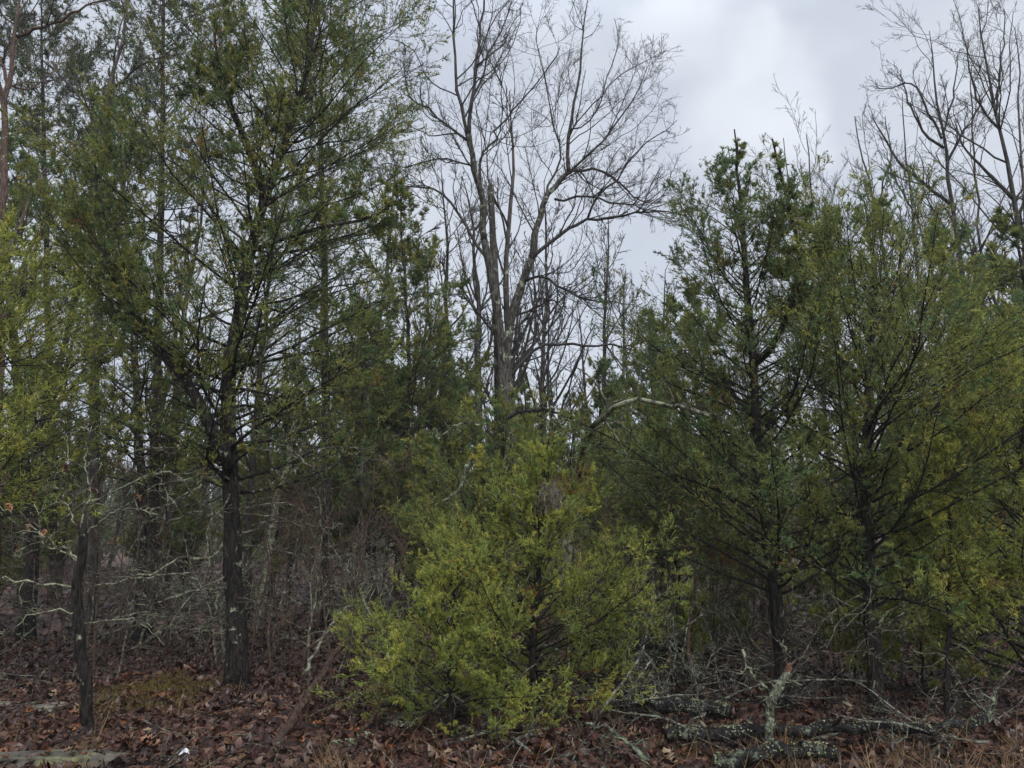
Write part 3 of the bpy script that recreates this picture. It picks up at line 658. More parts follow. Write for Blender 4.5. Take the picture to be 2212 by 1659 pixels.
LIMBS = [  # traced limbs: points (px, py[, Y]), r0, r1
    ([(1046, 520), (1040, 440), (1028, 370), (1018, 320), (1012, 290)], .085, .06, 1),
    ([(1012, 300), (1000, 250), (988, 190), (982, 90), (978, 0), (975, -90)], .06, .018, 2),
    ([(1014, 300), (1016, 230), (1028, 150), (1036, 80), (1046, 0), (1050, -80)], .07, .02, 2),
    ([(1012, 305), (975, 280), (930, 240), (885, 210), (870, 130)], .05, .014, 2),
    ([(1036, 395), (1038, 345), (1048, 318), (1072, 300), (1066, 282), (1090, 265), (1120, 225), (1175, 160), (1210, 100)], .045, .012, 2),
    ([(1030, 360), (990, 350), (930, 345), (880, 360), (830, 350)], .035, .010, 2),
    ([(1058, 580), (1015, 500), (975, 440), (940, 410), (890, 400), (840, 400), (815, 370)], .06, .014, 2),
    ([(1016, 235), (1034, 180), (1056, 120), (1090, 50), (1110, -10)], .045, .014, 2),
    ([(1148, 560), (1160, 490), (1180, 430), (1205, 395), (1228, 370)], .085, .055, 1),
    ([(1228, 370), (1225, 320), (1236, 250), (1250, 160), (1262, 60), (1270, -20)], .065, .012, 2),
    ([(1222, 378), (1255, 365), (1300, 370), (1340, 395), (1375, 430), (1430, 440)], .055, .012, 2),
    ([(1150, 555), (1190, 520), (1235, 490), (1265, 475), (1330, 470), (1400, 455), (1450, 460), (1490, 475)], .07, .012, 2),
    ([(1198, 430), (1230, 430), (1280, 425), (1340, 440), (1400, 450), (1460, 480)], .045, .010, 2),
    ([(1178, 440), (1185, 390), (1215, 350), (1195, 260), (1170, 150), (1155, 60)], .04, .010, 2),
    ([(1270, 470), (1285, 430), (1340, 380), (1380, 320), (1430, 290), (1460, 260)], .04, .010, 2),
    ([(1232, 370), (1275, 330), (1320, 280), (1370, 210), (1400, 140)], .045, .010, 2),
    ([(1127, 610, 16.0), (1165, 597, 15.7), (1200, 615, 15.5), (1245, 640, 15.4), (1300, 650, 15.3), (1370, 660, 15.2)], .05, .012, 2),
    ([(1100, 820), (1130, 780), (1165, 750), (1210, 742), (1270, 745), (1340, 748), (1420, 790)], .06, .014, 2),
    ([(1116, 680), (1150, 668), (1190, 650), (1230, 680)], .04, .012, 2)]
for i, (pts, r0, r1, kind) in enumerate(LIMBS):
    rg = np.random.default_rng(100 + i); n = max(10, 2 * len(pts)); dz = rg.normal() * .6
    q = [(p[0], p[1], (p[2] if len(p) > 2 else YO + dz * j / len(pts) * (kind - .9))) for j, p in enumerate(pts)]
    pl = trace(q, n, None, .02, rg); rd = taper(n, r0, r1) * (1 if kind == 1 else .72)
    if kind == 1:
        gl = bare_geo([(pl, rd)], YO, [dict(n=4, a=42, L=.8, up=.08, r=.3), dict(n=12, a=38, L=.5, up=.07), dict(n=9, a=38, L=.5, up=.06, mr=.16)], 200 + i)[0]
    else:
        gl = bare_geo([(pl, rd)], YO, [dict(n=14, a=40, L=.62, up=.10, t0=.10, pts=12, w=.17, mr=.26), dict(n=11, a=42, L=.42, up=.07, pts=8, w=.20, mr=.2), dict(n=6, a=45, L=.42, up=.04, pts=5, w=.2, mr=.15)], 200 + i)[0]
    lo = obj('limb', gl[0].mesh('oak_limb', M_oak if kind == 1 else M_limb, True, ob), oak)
    g = Geo()
    for q2 in gl[1:]:
        for v, in zip(q2.v): pass
    g2 = Geo()
    for q2 in gl[1:]:
        off = g2.n
        for v in q2.v: g2.v.append(v)
        for f in q2.f4: g2.f4.append(f + off)
        for f in q2.f3: g2.f3.append(f + off)
        for c in q2.c: g2.c.append(c)
        g2.n += q2.n
    stf('twigs', g2.mesh('oak_twigs', M_limb, True, ob), lo)
# broken snag stem between the two oak stems
sp_ = spline([P(1078, 800, 16.6), P(1072, 650, 16.6), P(1065, 520, 16.6), P(1060, 402, 16.6)], 12); sb_ = np.array([sp_[0][0], 16.6, float(terrain(sp_[0][0], 16.6))])
sp_ = np.vstack([[sb_ - [0, 0, .1]], sp_]); g = Geo(); tubes(g, sp_[None], taper(13, .11, .07, .8)[None], 9, rough=.08)
sn = thing('dead_snag', 'broken-topped dead stem standing between the two stems of the bare oak', 'dead tree', sb_)
obj('trunk', g.mesh('snag_trunk', M_oak, True, sb_), sn)
g = Geo(); tip = sp_[-1]
for j in range(5):
    a = j * 1.25; q = tip + np.array([.05 * math.cos(a), .05 * math.sin(a), -.05])
    tubes(g, np.stack([q, q + np.array([0, 0, .12 + .08 * (j % 3)])])[None], np.array([[.03, .004]]), 4)
obj('splintered_top', g.mesh('snag_top', M_pole, True, sb_), sn)

def merge(gs):
    g2 = Geo()
    for q2 in gs:
        off = g2.n
        g2.v += q2.v; g2.c += q2.c; g2.f4 += [f + off for f in q2.f4]; g2.f3 += [f + off for f in q2.f3]; g2.n += q2.n
    return g2
def bare(label, pts, r0, Y, seed, limbs=(), levels=None, mat=M_far, group=None, name='bare_tree', cat='tree', r1=.012, n=22, wob=.03):
    t_, _ = tk(pts, Y0=Y, n=n, wob=wob); base = t_[0] + np.array([0, 0, .12]); rd = taper(n, r0, r1)
    root = thing(name, label, cat, base, group)
    lv = levels or [dict(n=18, a=40, L=.30, up=.07, t0=.35, pts=10, w=.14, mr=.24), dict(n=10, a=34, L=.42, up=.07, pts=6, mr=.2), dict(n=8, a=36, L=.45, up=.05, pts=4, mr=.14)]
    gl = bare_geo([(t_, rd)], Y, lv, seed)[0]
    obj('trunk', gl[0].mesh('trunk', mat, True, base), root)
    stf('branches', gl[1].mesh('branches', mat, True, base), root)
    if len(gl) > 2: stf('twigs', merge(gl[2:]).mesh('twigs', M_limb, True, base), root)
    for j, (lp, lr) in enumerate(limbs):
        pl = trace(lp, 12, Y, .02); gl = bare_geo([(pl, taper(12, lr, .01))], Y, lv[:0] + [dict(n=10, a=40, L=.45, up=.08, t0=.12, pts=9, mr=.22), dict(n=8, a=40, L=.45, up=.06, pts=6, mr=.16), dict(n=5, a=40, L=.45, up=.05, pts=4, mr=.13)], seed + 50 + j)[0]
        lo = obj('limb', gl[0].mesh('limb', mat, True, base), root); stf('twigs', merge(gl[1:]).mesh('twigs', M_limb, True, base), lo)
    return root
bare('tall purplish leafless tree at right with a long limb sweeping left', [(2110, 1200), (2105, 900), (2092, 660), (2070, 540), (2050, 410), (2040, 330), (2030, 240), (2015, 150), (2008, 65)], .115, 18, 301, r1=.01,
     limbs=[([(2058, 445), (2000, 400), (1960, 370), (1930, 330), (1900, 280), (1880, 240)], .05),
            ([(2034, 300), (2000, 230), (1970, 180), (1930, 190), (1890, 195)], .035), ([(2046, 350), (2080, 290), (2120, 220), (2150, 160)], .04), ([(2040, 320), (2000, 290), (1965, 230), (1945, 150)], .04), ([(2036, 290), (2060, 200), (2070, 110)], .03)], mat=M_limb)
bare('leafless tree against the pink sky at the upper right edge', [(2260, 1200), (2255, 900), (2240, 640), (2212, 520), (2190, 440), (2170, 330), (2150, 240), (2130, 130), (2110, 20)], .115, 17, 302,
     limbs=[([(2190, 430), (2130, 370), (2085, 320), (2060, 260)], .05), ([(2150, 250), (2160, 160), (2170, 60), (2168, 20)], .03), ([(2195, 470), (2230, 400), (2260, 320)], .04), ([(2160, 280), (2120, 230), (2095, 160), (2090, 80)], .035)], mat=M_limb)
bare('slim bare sapling top between the two right cedars', [(1790, 1200), (1785, 900), (1775, 600), (1765, 470), (1750, 380), (1745, 290)], .07, 18, 303)
bare('bare tree with two leaning tops left of the tall purplish tree', [(1935, 1200), (1930, 900), (1915, 600), (1895, 470), (1870, 370), (1845, 250)], .08, 18, 304, limbs=[([(1900, 480), (1905, 400), (1925, 330), (1910, 250)], .03)])
bare('thin bare tree just right of the twin-tipped cedar', [(1730, 1200), (1728, 900), (1735, 650), (1728, 500), (1705, 400), (1695, 300)], .05, 20, 305)
bare('pale grey leaning bare trunk in the upper left', [(200, 1300), (205, 900), (215, 500), (228, 260), (250, 130), (275, 30), (290, -90)], .12, 13, 306, mat=M_far,
     limbs=[([(235, 200), (290, 150), (350, 120), (400, 90)], .03), ([(222, 300), (180, 220), (120, 150), (60, 110)], .035)])
bare('pale reddish bare trunk at the top left edge', [(-10, 1400), (-5, 900), (0, 400), (22, 180), (38, 60), (45, -80)], .12, 11, 307, mat=M_red,
     limbs=[([(36, 80), (100, 55), (170, 20), (240, -10)], .03), ([(20, 190), (-20, 80), (-60, 0)], .03)])
bare('grey bare trunk standing left behind the oak stems', [(1035, 1200), (1034, 950), (1032, 750), (1030, 620), (1022, 500), (1000, 380)], .17, 21, 308, mat=M_oak)
bare('leaning lichen-covered trunk left of the straight cedar', [(560, 1282), (575, 1200), (590, 1120), (620, 1000), (640, 850), (650, 650)], .11, 16, 309, mat=M_lich)
bare('slender bare tree standing left of the tall purplish tree', [(2000, 1200), (1995, 900), (1985, 650), (1975, 480), (1960, 330), (1950, 200)], .08, 21, 310, limbs=[([(1972, 450), (1930, 380), (1905, 300)], .03)], mat=M_far)
bare('fine-twigged bare tree between the two tall upper right trees', [(2125, 1200), (2125, 800), (2120, 560), (2110, 400), (2100, 260), (2098, 140)], .08, 21, 311, mat=M_far)
bare('bare tree cut by the right edge with twigs against the pink sky', [(2215, 1200), (2215, 800), (2212, 480), (2205, 300), (2200, 150), (2196, 60)], .08, 20, 312, mat=M_far)
bare('low bare tree with red-brown twigs behind the right edge crowns', [(2060, 1200), (2065, 900), (2070, 700), (2060, 560), (2055, 450)], .07, 17, 313, mat=M_red)
# generic bare variants shared by the background
bp_ = []
for s_ in range(6):
    rg = np.random.default_rng(500 + s_); H = 11.0; pl = grow(np.array([[0, 0, -.2]]), np.array([[rg.normal() * .06, rg.normal() * .06, 1.]]), H + .2, 18, .05, (0, 0, .06), rg)[0]
    lv = [dict(n=22, a=34 + 3 * s_, L=.28, up=.09, t0=.3, pts=9, w=.12), dict(n=8, a=36, L=.42, up=.06, pts=5, mr=.28), dict(n=5, a=38, L=.45, up=.05, pts=3, mr=.2)]
    gl = bare_geo([(pl, taper(18, .11, .012))], 26, lv, 520 + s_)[0]
    bp_.append((pl, gl[0].mesh('trunk', (M_far, M_oak, M_limb)[s_ % 3]), gl[1].mesh('branches', M_limb), merge(gl[2:]).mesh('twigs', M_limb)))
def bg_bare(k, px, Y, topy, label, group=None, rz=0., thick=1.0):
    pl, a, b, c = bp_[k]; w = P(px, topy, Y); z = float(terrain(w[0], Y)); sc = (w[2] - z) / 11.0
    root = thing('bare_tree', label, 'tree', (w[0], Y, z), group); root.scale = (max(sc, .6) * thick, max(sc, .6) * thick, sc); root.rotation_euler = (0, 0, rz)
    obj('trunk', a, root); stf('branches', b, root); stf('twigs', c, root)
for i, (px, Y, ty, lb) in enumerate([
        (1130, 22, 240, 'upright bare tree whose top shows between the oak stems'),
        (1190, 25, 420, 'bare tree behind the right stem of the oak'),
        (1250, 26, 500, 'fine-twigged bare tree right behind the oak stem, broad low crown'),
        (1320, 24, 540, 'bare tree filling the sky gap right of the oak'),
        (1380, 28, 640, 'low bare tree left of the twin-tipped cedar'),
        (980, 24, 430, 'bare tree behind the left oak limbs'),
        (930, 27, 560, 'bare tree at the left foot of the oak crown'),
        (1420, 21, 600, 'bare tree whose twigs touch the left side of the twin-tipped cedar'),
        (1060, 30, 560, 'distant bare tree directly behind the oak fork'),
        (820, 20, 250, 'bare tree whose top mixes with the straight cedar'),
        (760, 24, 420, 'bare trunk in the gap right of the straight cedar'),
        (600, 17, 420, 'grey bare tree standing behind the forked cedar'),
        (450, 20, 350, 'bare tree seen through the middle of the left crowns'),
        (410, 15, 500, 'slim bare tree behind the left fork of the black-trunked cedar'),
        (140, 17, 260, 'bare tree with white twigs in the upper left crowns'),
        (2160, 20, 380, 'bare tree low behind the right edge trees'),
        (1980, 22, 420, 'bare tree just left of the tall purplish tree'),
        (1830, 24, 480, 'bare tree low in the gap between the right cedars'),
        (1560, 24, 560, 'bare tree behind the twin-tipped cedar')]):
    bg_bare(i % 6, px, Y, ty, lb, None, i * 1.1)
rg = np.random.default_rng(77)
for i in range(46):   # the wood behind
    px = -60 + i * (2330 / 46) + rg.normal() * 20; Y = rg.uniform(22, 40); ty = rg.uniform(620, 900)
    side_ = 'behind the left-hand cedars' if px < 700 else 'behind the central oak and young cedars' if px < 1450 else 'behind the right-hand cedars'
    bg_bare(int(rg.integers(6)), px, Y, ty, ('pale' if i % 3 else 'dark') + ' bare tree ' + ('far' if Y > 31 else 'partway') + ' back ' + where(px), 'thin bare trees deep in the wood ' + side_, rg.uniform(0, 6), 1.0)

# far wood: one mass
def far_wood():
    rg = np.random.default_rng(88); g = Geo(); M = 900
    y = rg.uniform(40, 110, M); x = rg.uniform(-1, 1, M) * (.8 * y + 4); z = terrain(x, y); H = rg.uniform(5, 9, M)
    d = np.stack([rg.normal(size=M) * .05, rg.normal(size=M) * .05, np.ones(M)], -1)
    Tk = grow(np.stack([x, y, z - .3], -1), d, H, 6, .04, (0, 0, .03), rg); tubes(g, Tk, rg.uniform(.08, .2, M)[:, None] * np.linspace(1, .25, 6)[None], 4)
    b, br, _, _ = branch(Tk, np.full((M, 6), .05), 9, .2, 1, 42, 12, .3, .8, 3, .1, (0, 0, .08), rg, .02); tubes(g, b, br, 3)
    b2, br2, _, _ = branch(b, br, 5, .2, 1, 40, 12, .45, .7, 3, .1, (0, 0, .05), rg, .016); ribbon(g, b2[:, [0, 2]], br2[:, [0, 2]])
    tag(obj('far_wood', g.mesh('far_wood', M_far)), 'distant mass of bare grey trees closing the view between the trunks', None, None, 'stuff')
    g = Geo(); M = 420
    y = rg.uniform(32, 80, M); x = rg.uniform(-1, 1, M) * (.8 * y + 4); z = terrain(x, y); H = rg.uniform(3, 6, M)
    Tk = grow(np.stack([x, y, z], -1), np.tile([[0, 0, 1.]], (M, 1)), H, 6, .03, (0, 0, .03), rg)
    b, br, _, _ = branch(Tk, np.full((M, 6), .04), 30, .08, 1, 65, 12, .30, .8, 4, .1, (0, 0, .1), rg, .02)
    sprigs(g, b, 10, .10, .42, 'dark', rg, .02)
    tag(obj('far_cedars', g.mesh('far_cedars', M_fol, False, None, True)), 'distant dull green cedar growth low between the trunks', None, None, 'stuff')
far_wood()

# ---------------------------------------------------------------- understory saplings with lichen
def sapling_geo(Y, seed, H=2.4, r=.016, n1=9, up=.03, a=58, L1=.55):
    rg = np.random.default_rng(seed); px = Y / 745
    st = grow(np.array([[0, 0, -.05]]), np.array([[rg.normal() * .15, rg.normal() * .15, 1]]), H, 12, .12, (0, 0, .04), rg)
    sr = taper(12, r, .005)[None]; g0, g1 = Geo(), Geo(); tubes(g0, st, sr, 6, rough=.08)
    b, br, _, _ = branch(st, sr, n1, .2, 1, a, 14, L1, .6, 8, .20, (0, 0, up), rg, px * .28); tubes(g1, b, br, 4, rough=.08)
    c, cr, _, _ = branch(b, br, 6, .15, 1, 48, 15, .45, .7, 5, .22, (0, 0, up), rg, px * .20); tubes(g1, c, cr, 3)
    d, dr, _, _ = branch(c, cr, 4, .15, 1, 48, 15, .5, .7, 4, .22, (0, 0, up), rg, px * .15); ribbon(g1, d, dr)
    return g0, g1
sp = []
for s_ in range(8):
    g0, g1 = sapling_geo(10, 600 + s_, H=1.7 + .35 * (s_ % 4), r=.014 + .004 * (s_ % 3), n1=9 + s_ % 3)
    m1 = (M_lich, M_deadtwig, M_red, M_red)[s_ % 4]
    sp.append((g0.mesh('sapling_stem', m1), g1.mesh('sapling_twigs', m1)))
rg = np.random.default_rng(9)
nm = 0
for i in range(150):
    if i < 56: px = rg.uniform(-40, 780); Y = rg.uniform(8.5, 15); lb = 'lichen-grey leafless sapling in the tangle under the left cedars'; gp = 'leafless saplings tangled under the left cedars'
    elif i < 76: px = rg.uniform(600, 980); Y = rg.uniform(9, 16); lb = 'thin leafless sapling left of the bushy centre cedar'; gp = 'leafless saplings left of the centre cedar'
    elif i < 118: px = rg.uniform(1230, 1660); Y = rg.uniform(8.5, 15); lb = 'grey leafless sapling between the centre cedar and the twin-tipped cedar'; gp = 'leafless saplings right of the centre cedar'
    else: px = rg.uniform(1650, 2220); Y = rg.uniform(9, 15); lb = 'leafless sapling in the shade under the right-hand cedars'; gp = 'leafless saplings under the right cedars'
    d = ray(px, 1300); x = d[0] / d[1] * Y; z = float(terrain(x, Y)); a, b = sp[i % 8]
    SEEN = globals().setdefault('SEEN', {})
    lb = ('lichened', 'grey', 'reddish', 'red-brown')[i % 4] + (' low' if i % 8 % 4 < 2 else ' tall') + ' leafless sapling' + (' near ' if Y < 10.5 else ' farther back ' if Y > 13 else ' ') + where(px)
    SEEN[lb] = SEEN.get(lb, 0) + 1
    if SEEN[lb] > 1: lb = lb.replace(' leafless sapling', ' leaning leafless sapling' if SEEN[lb] == 2 else ' crooked leafless sapling')
    root = thing('bare_sapling', lb, 'sapling', (x, Y, z), gp); s = rg.uniform(.7, 1.25); root.scale = (s, s, s); root.rotation_euler = (0, 0, rg.uniform(0, 6.28))
    obj('stem', a, root); stf('twigs', b, root)

# dark dead tree in the left foreground, with traced lichen branches
def traced_tree(label, name, cat, stem, Ys, r0, r1, branches, mat, bmat, seed, levels=None, n=16):
    t_, _ = tk(stem, Y0=Ys, n=n, wob=.008); base = t_[0] + np.array([0, 0, .12]); g = Geo(); tubes(g, t_[None], taper(n, r0, r1, .7)[None], 9, rough=.07)
    root = thing(name, label, cat, base); obj('trunk', g.mesh('trunk', mat, True, base), root)
    for j, (pts, a, b) in enumerate(branches):
        pl = trace(pts, 4 * len(pts), Ys, .013); rr = taper(len(pl), a * .85, b * .6)
        gl = bare_geo([(pl, rr)], Ys, levels or [dict(n=6, a=50, L=.34, up=.0, pts=7, w=.22, mr=.4), dict(n=4, a=50, L=.45, up=0, pts=5, w=.22, mr=.28), dict(n=3, a=50, L=.5, up=0, pts=4, w=.2, mr=.22)], seed + j, k0=6)[0]
        bo = obj('branch', gl[0].mesh('branch', bmat, True, base), root); stf('twigs', merge(gl[1:]).mesh('twigs', bmat, True, base), bo)
    return root
dt = traced_tree('thin black dead tree with pale lichen branches in the left foreground', 'dead_tree', 'dead tree', [(192, 1602), (188, 1520), (180, 1440), (170, 1340), (162, 1270), (176, 1200), (172, 1130)], 6.9, .055, .03,
    [([(160, 1269), (93, 1263, 6.8), (0, 1250, 6.6), (-60, 1240)], .014, .008), ([(172, 1210), (140, 1185), (93, 1177), (85, 1120), (70, 1090)], .011, .006),
     ([(176, 1190), (200, 1140), (270, 1095, 6.6), (330, 1055, 6.4), (420, 1030, 6.4)], .011, .005), ([(170, 1140), (130, 1060), (150, 1000), (140, 940)], .010, .004),
     ([(176, 1175), (176, 1120), (195, 1060), (180, 990), (200, 920)], .012, .005), ([(165, 1320), (70, 1328, 6.7), (0, 1380, 6.6)], .009, .005),
     ([(172, 1215), (100, 1160), (40, 1110), (-20, 1080)], .009, .005), ([(182, 1350), (250, 1338), (310, 1345), (355, 1395)], .007, .003)], M_cedar, M_lich, 700)
for j_, (x_, y_, s_) in enumerate(((20, 1095, .09), (72, 1070, .08), (58, 1140, .09), (8, 1040, .08), (95, 1150, .07), (140, 1010, .08), (35, 1180, .09), (205, 1060, .07), (300, 1075, .07), (435, 1022, .08))): hang_leaf(x_, y_, 6.6, dt, s_, (0, 2, 5, 4)[j_ % 4])
fb = []
def loose_branch(label, pts, r0, r1, mat, Y=None, name='dead_branch', cat='branch', lv=None, seed=0, group=None, k=8):
    pl = trace(pts, 4 * len(pts), Y, .012); base = pl[0]
    gl = bare_geo([(pl, taper(len(pl), r0, r1))], Y or pts[0][2], lv or [dict(n=6, a=50, L=.32, up=0, pts=7, w=.22, mr=.36), dict(n=4, a=50, L=.45, up=0, pts=5, w=.22, mr=.26), dict(n=3, a=50, L=.5, up=0, pts=4, w=.2, mr=.2)], seed, k0=k)[0]
    root = thing(name, label, cat, base, group); obj('stem', gl[0].mesh('stem', mat, True, base), root)
    if len(gl) > 1: stf('twigs', merge(gl[1:]).mesh('twigs', mat, True, base), root)
    return root
loose_branch('crooked lichen-coated branch crossing just left of the thick black trunk', [(483, 1173, 9.4), (450, 1206, 9.2), (393, 1206, 9.1), (327, 1239, 9), (233, 1259, 9), (180, 1262, 9)], .020, .008, M_lich, 9.2, seed=801)
loose_branch('yellow-green lichen branch lower left of the thick black trunk', [(473, 1279, 9.3), (403, 1278, 9.2), (333, 1303, 9), (277, 1306, 9)], .015, .007, M_lich, 9.2, seed=802)
loose_branch('thin lichen stick hanging down the front of the thick black trunk', [(473, 1283, 9.2), (467, 1313, 9.2), (493, 1389, 9.2), (533, 1459, 9.3), (560, 1479, 9.5)], .015, .008, M_lich, 9.2, seed=803)
loose_branch('pale wavy branch crossing in front of the left cedars at mid height', [(95, 1180, 7.4), (150, 1110, 7.4), (250, 1060, 7.4), (340, 1020, 7.5), (420, 1040, 7.6)], .013, .006, M_deadtwig, 7.4, seed=804)
loose_branch('pale dead branch reaching right from the thick black trunk', [(505, 1170, 9.6), (560, 1130, 9.4), (640, 1128, 9.3), (700, 1140, 9.3), (745, 1130, 9.3)], .012, .005, M_deadtwig, 9.4, seed=805)
for i in range(16):
    rg = np.random.default_rng(830 + i); x0 = rg.uniform(0, 700); y0 = rg.uniform(960, 1300); Yb = rg.uniform(8, 11.5); a = rg.uniform(-.6, .6)
    sgn = rg.choice([-1, 1]); pts = [(x0, y0, Yb)]
    for j in range(4): a += rg.normal() * .35; pts.append((pts[-1][0] + sgn * 55 * math.cos(a), pts[-1][1] + 45 * math.sin(a), Yb + .08 * j))
    loose_branch(('lichen-crusted', 'greyish', 'reddish')[i % 3] + ' dead branch ' + ('high' if y0 < 1080 else 'midway' if y0 < 1200 else 'low') + ' in the tangle ' + where(x0), pts, .013, .006, (M_lich, M_deadtwig, M_red)[i % 3], Yb, seed=840 + i, group='dead branches tangled under the left cedars')
# leaning poles
loose_branch('bare brown pole leaning up from the forest floor left of the centre cedar', [(578, 1655, 6.0), (630, 1560, 6.6), (690, 1465, 7.3), (742, 1385, 8.0), (775, 1330, 8.6)], .040, .022, M_pole, 7, lv=[dict(n=1, a=40, L=.15, mr=.4)], seed=811, name='leaning_pole', cat='pole')
loose_branch('thinner pale stick crossing the leaning brown pole', [(655, 1455, 7.4), (690, 1395, 7.8), (730, 1330, 8.2), (785, 1290, 8.8)], .018, .009, M_deadtwig, 7.5, seed=812, name='leaning_stick', cat='stick')
loose_branch('dark fallen branch rising behind the leaning pole toward the centre cedar', [(740, 1640, 6.4), (800, 1560, 6.9), (835, 1500, 7.2)], .022, .012, M_pole, 7, seed=813, name='fallen_branch')
# arching dead tree
ab = on_ground(1262, 1400)
ar = trace([(1225, 1230, 9.0), (1246, 1050, 8.7), (1268, 943, 7.9), (1297, 906, 7.3), (1335, 876, 7.0), (1390, 863, 6.9), (1437, 873, 6.7), (1480, 880, 6.5), (1530, 900, 6.4)], 30, None, .01)
xb = ar[0][0]; ab = np.array([xb, 9.0, float(terrain(xb, 9.0))]); ar = np.vstack([[ab - [0, 0, .1]], ar])
at_root = thing('arched_dead_tree', 'lichen-coated dead tree arched over like a bow right of the centre cedar', 'dead tree', ab)
gl = bare_geo([(ar, taper(31, .042, .016))], 7.2, [dict(n=9, a=55, L=.16, up=-.16, t0=.5, pts=8, w=.08, mr=.5), dict(n=5, a=40, L=.4, up=-.12, pts=5, mr=.3), dict(n=3, a=40, L=.4, up=-.05, pts=4, mr=.22)], 820)[0]
obj('trunk', gl[0].mesh('trunk', M_lich, True, ab), at_root); stf('twigs', merge(gl[1:]).mesh('twigs', M_deadtwig, True, ab), at_root)
loose_branch('black bent limb with pale tip beside the pointed young cedar', [(1094, 903, 8.0), (1114, 890, 8.0), (1147, 888, 8.0), (1180, 886, 8.0), (1235, 905, 8.0)], .022, .010, M_char, 8.0, seed=821)
loose_branch('pale lichen branch dropping behind the centre cedar top', [(1190, 878, 8.0), (1204, 910, 8.0), (1232, 930, 8.0)], .015, .009, M_lich, 8.0, seed=822)
loose_branch('pale crooked branch poking left out of the pointed young cedar', [(1035, 918, 8.0), (990, 916, 8.0), (968, 935, 8.0), (945, 950, 8.0)], .014, .007, M_lich, 8.0, seed=823)
loose_branch('pale green lichen branch poking out at the upper left of the centre cedar', [(1008, 1005, 7.8), (1000, 1040, 7.7), (985, 1060, 7.7), (955, 1082, 7.7)], .024, .012, M_stub, 7.7, seed=824, lv=[dict(n=2, a=50, L=.4, mr=.6)])

# ---------------------------------------------------------------- fallen wood at lower right
def log(label, pts, r0, r1, mat=M_char, name='fallen_log', stubs=3, seed=0):
    pl = trace(pts, 5 * len(pts), None, .020); zz_ = terrain(pl[:, 0], pl[:, 1]); base = pl[0]
    g = Geo(); tubes(g, pl[None], (taper(len(pl), r0, r1, 1) * .85)[None], 12, rough=.12); root = thing(name, label, 'log', base)
    obj('stem', g.mesh('log_stem', mat, True, base), root)
    rg = np.random.default_rng(seed); rd = taper(len(pl), r0, r1, 1)
    if stubs:
        q, qr, _, _ = branch(pl[None], rd[None], stubs, .1, .95, 60, 15, .12, .4, 4, .15, (0, 0, .06), rg, .01)
        g = Geo(); tubes(g, q, qr, 5); stf('branch_stubs', g.mesh('branch_stubs', mat, True, base), root)
    # crusts of lichen standing proud
    m = 380; ctr = rg.random(9); t = np.clip(ctr[rg.integers(9, size=m)] + rg.normal(size=m) * .022, .01, .99); p, T, r = at(pl[None], rd[None], np.zeros(m, int), t)
    a = rg.uniform(-.2, 3.3, m); u = nrm(np.cross(T, [0, 0, 1.])); w = np.cross(u, T)
    n_ = np.cos(a)[:, None] * u + np.sin(a)[:, None] * w; cpos = p + n_ * (r[:, None] + .004)
    g = Geo(); k = 5; s = rg.uniform(.002, .0085, m) * rg.uniform(.6, 1.3, m)
    ang = np.arange(k) * 2 * np.pi / k
    e1 = nrm(np.cross(n_, T)); rim = cpos[:, None] + (np.cos(ang)[None, :, None] * e1[:, None] + np.sin(ang)[None, :, None] * T[:, None]) * (s[:, None] * rg.uniform(.6, 1.3, (m, k)))[..., None] + rg.normal(size=(m, k, 3)) * .003
    v = np.concatenate([cpos[:, None] + n_[:, None] * .005, rim], 1)
    f = np.array([[0, 1 + i, 1 + (i + 1) % k] for i in range(k)]); f = (f[None] + (np.arange(m) * (k + 1))[:, None, None]).reshape(-1, 3)
    pal = np.array([(.14, .17, .10), (.20, .22, .17), (.12, .14, .06), (.16, .18, .14)]); c = np.repeat(pal[rg.choice(4, m)], k + 1, 0)
    g.add(v.reshape(-1, 3), f, None, c); lo = obj('lichen', g.mesh('lichen', M_leaf, False, base, True), root); lo['kind'] = 'stuff'
    return root
log('nearest black rotten log crusted with white lichen at the bottom right', [(1540, 1648, 5.75), (1640, 1634, 5.8), (1730, 1622, 5.85), (1800, 1622, 5.9)], .070, .050, seed=1)
log('long dark fallen trunk lying across the lower right behind the lichened stub', [(1440, 1590, 6.35), (1620, 1578, 6.45), (1850, 1572, 6.5), (1990, 1578, 6.5), (2130, 1560, 6.7)], .062, .035, seed=2, stubs=6)
log('black charred log lying under the right side of the centre cedar', [(1290, 1405, 8.9), (1390, 1392, 9.2), (1480, 1400, 9.4)], .11, .08, seed=3)
log('dark log on the leaves between the two right-hand trunks', [(1690, 1325, 12.0), (1790, 1305, 12.3), (1880, 1300, 12.5)], .06, .045, seed=4)
log('sooty log at the centre right beneath the tangle of dead branches', [(1330, 1500, 7.6), (1450, 1520, 7.3), (1570, 1540, 7.1)], .085, .07, seed=5)
log('thin dark log on the ground at the left of the bushy cedar', [(700, 1618, 6.25), (800, 1590, 6.6), (900, 1560, 7.0)], .035, .025, seed=6, mat=M_pole)
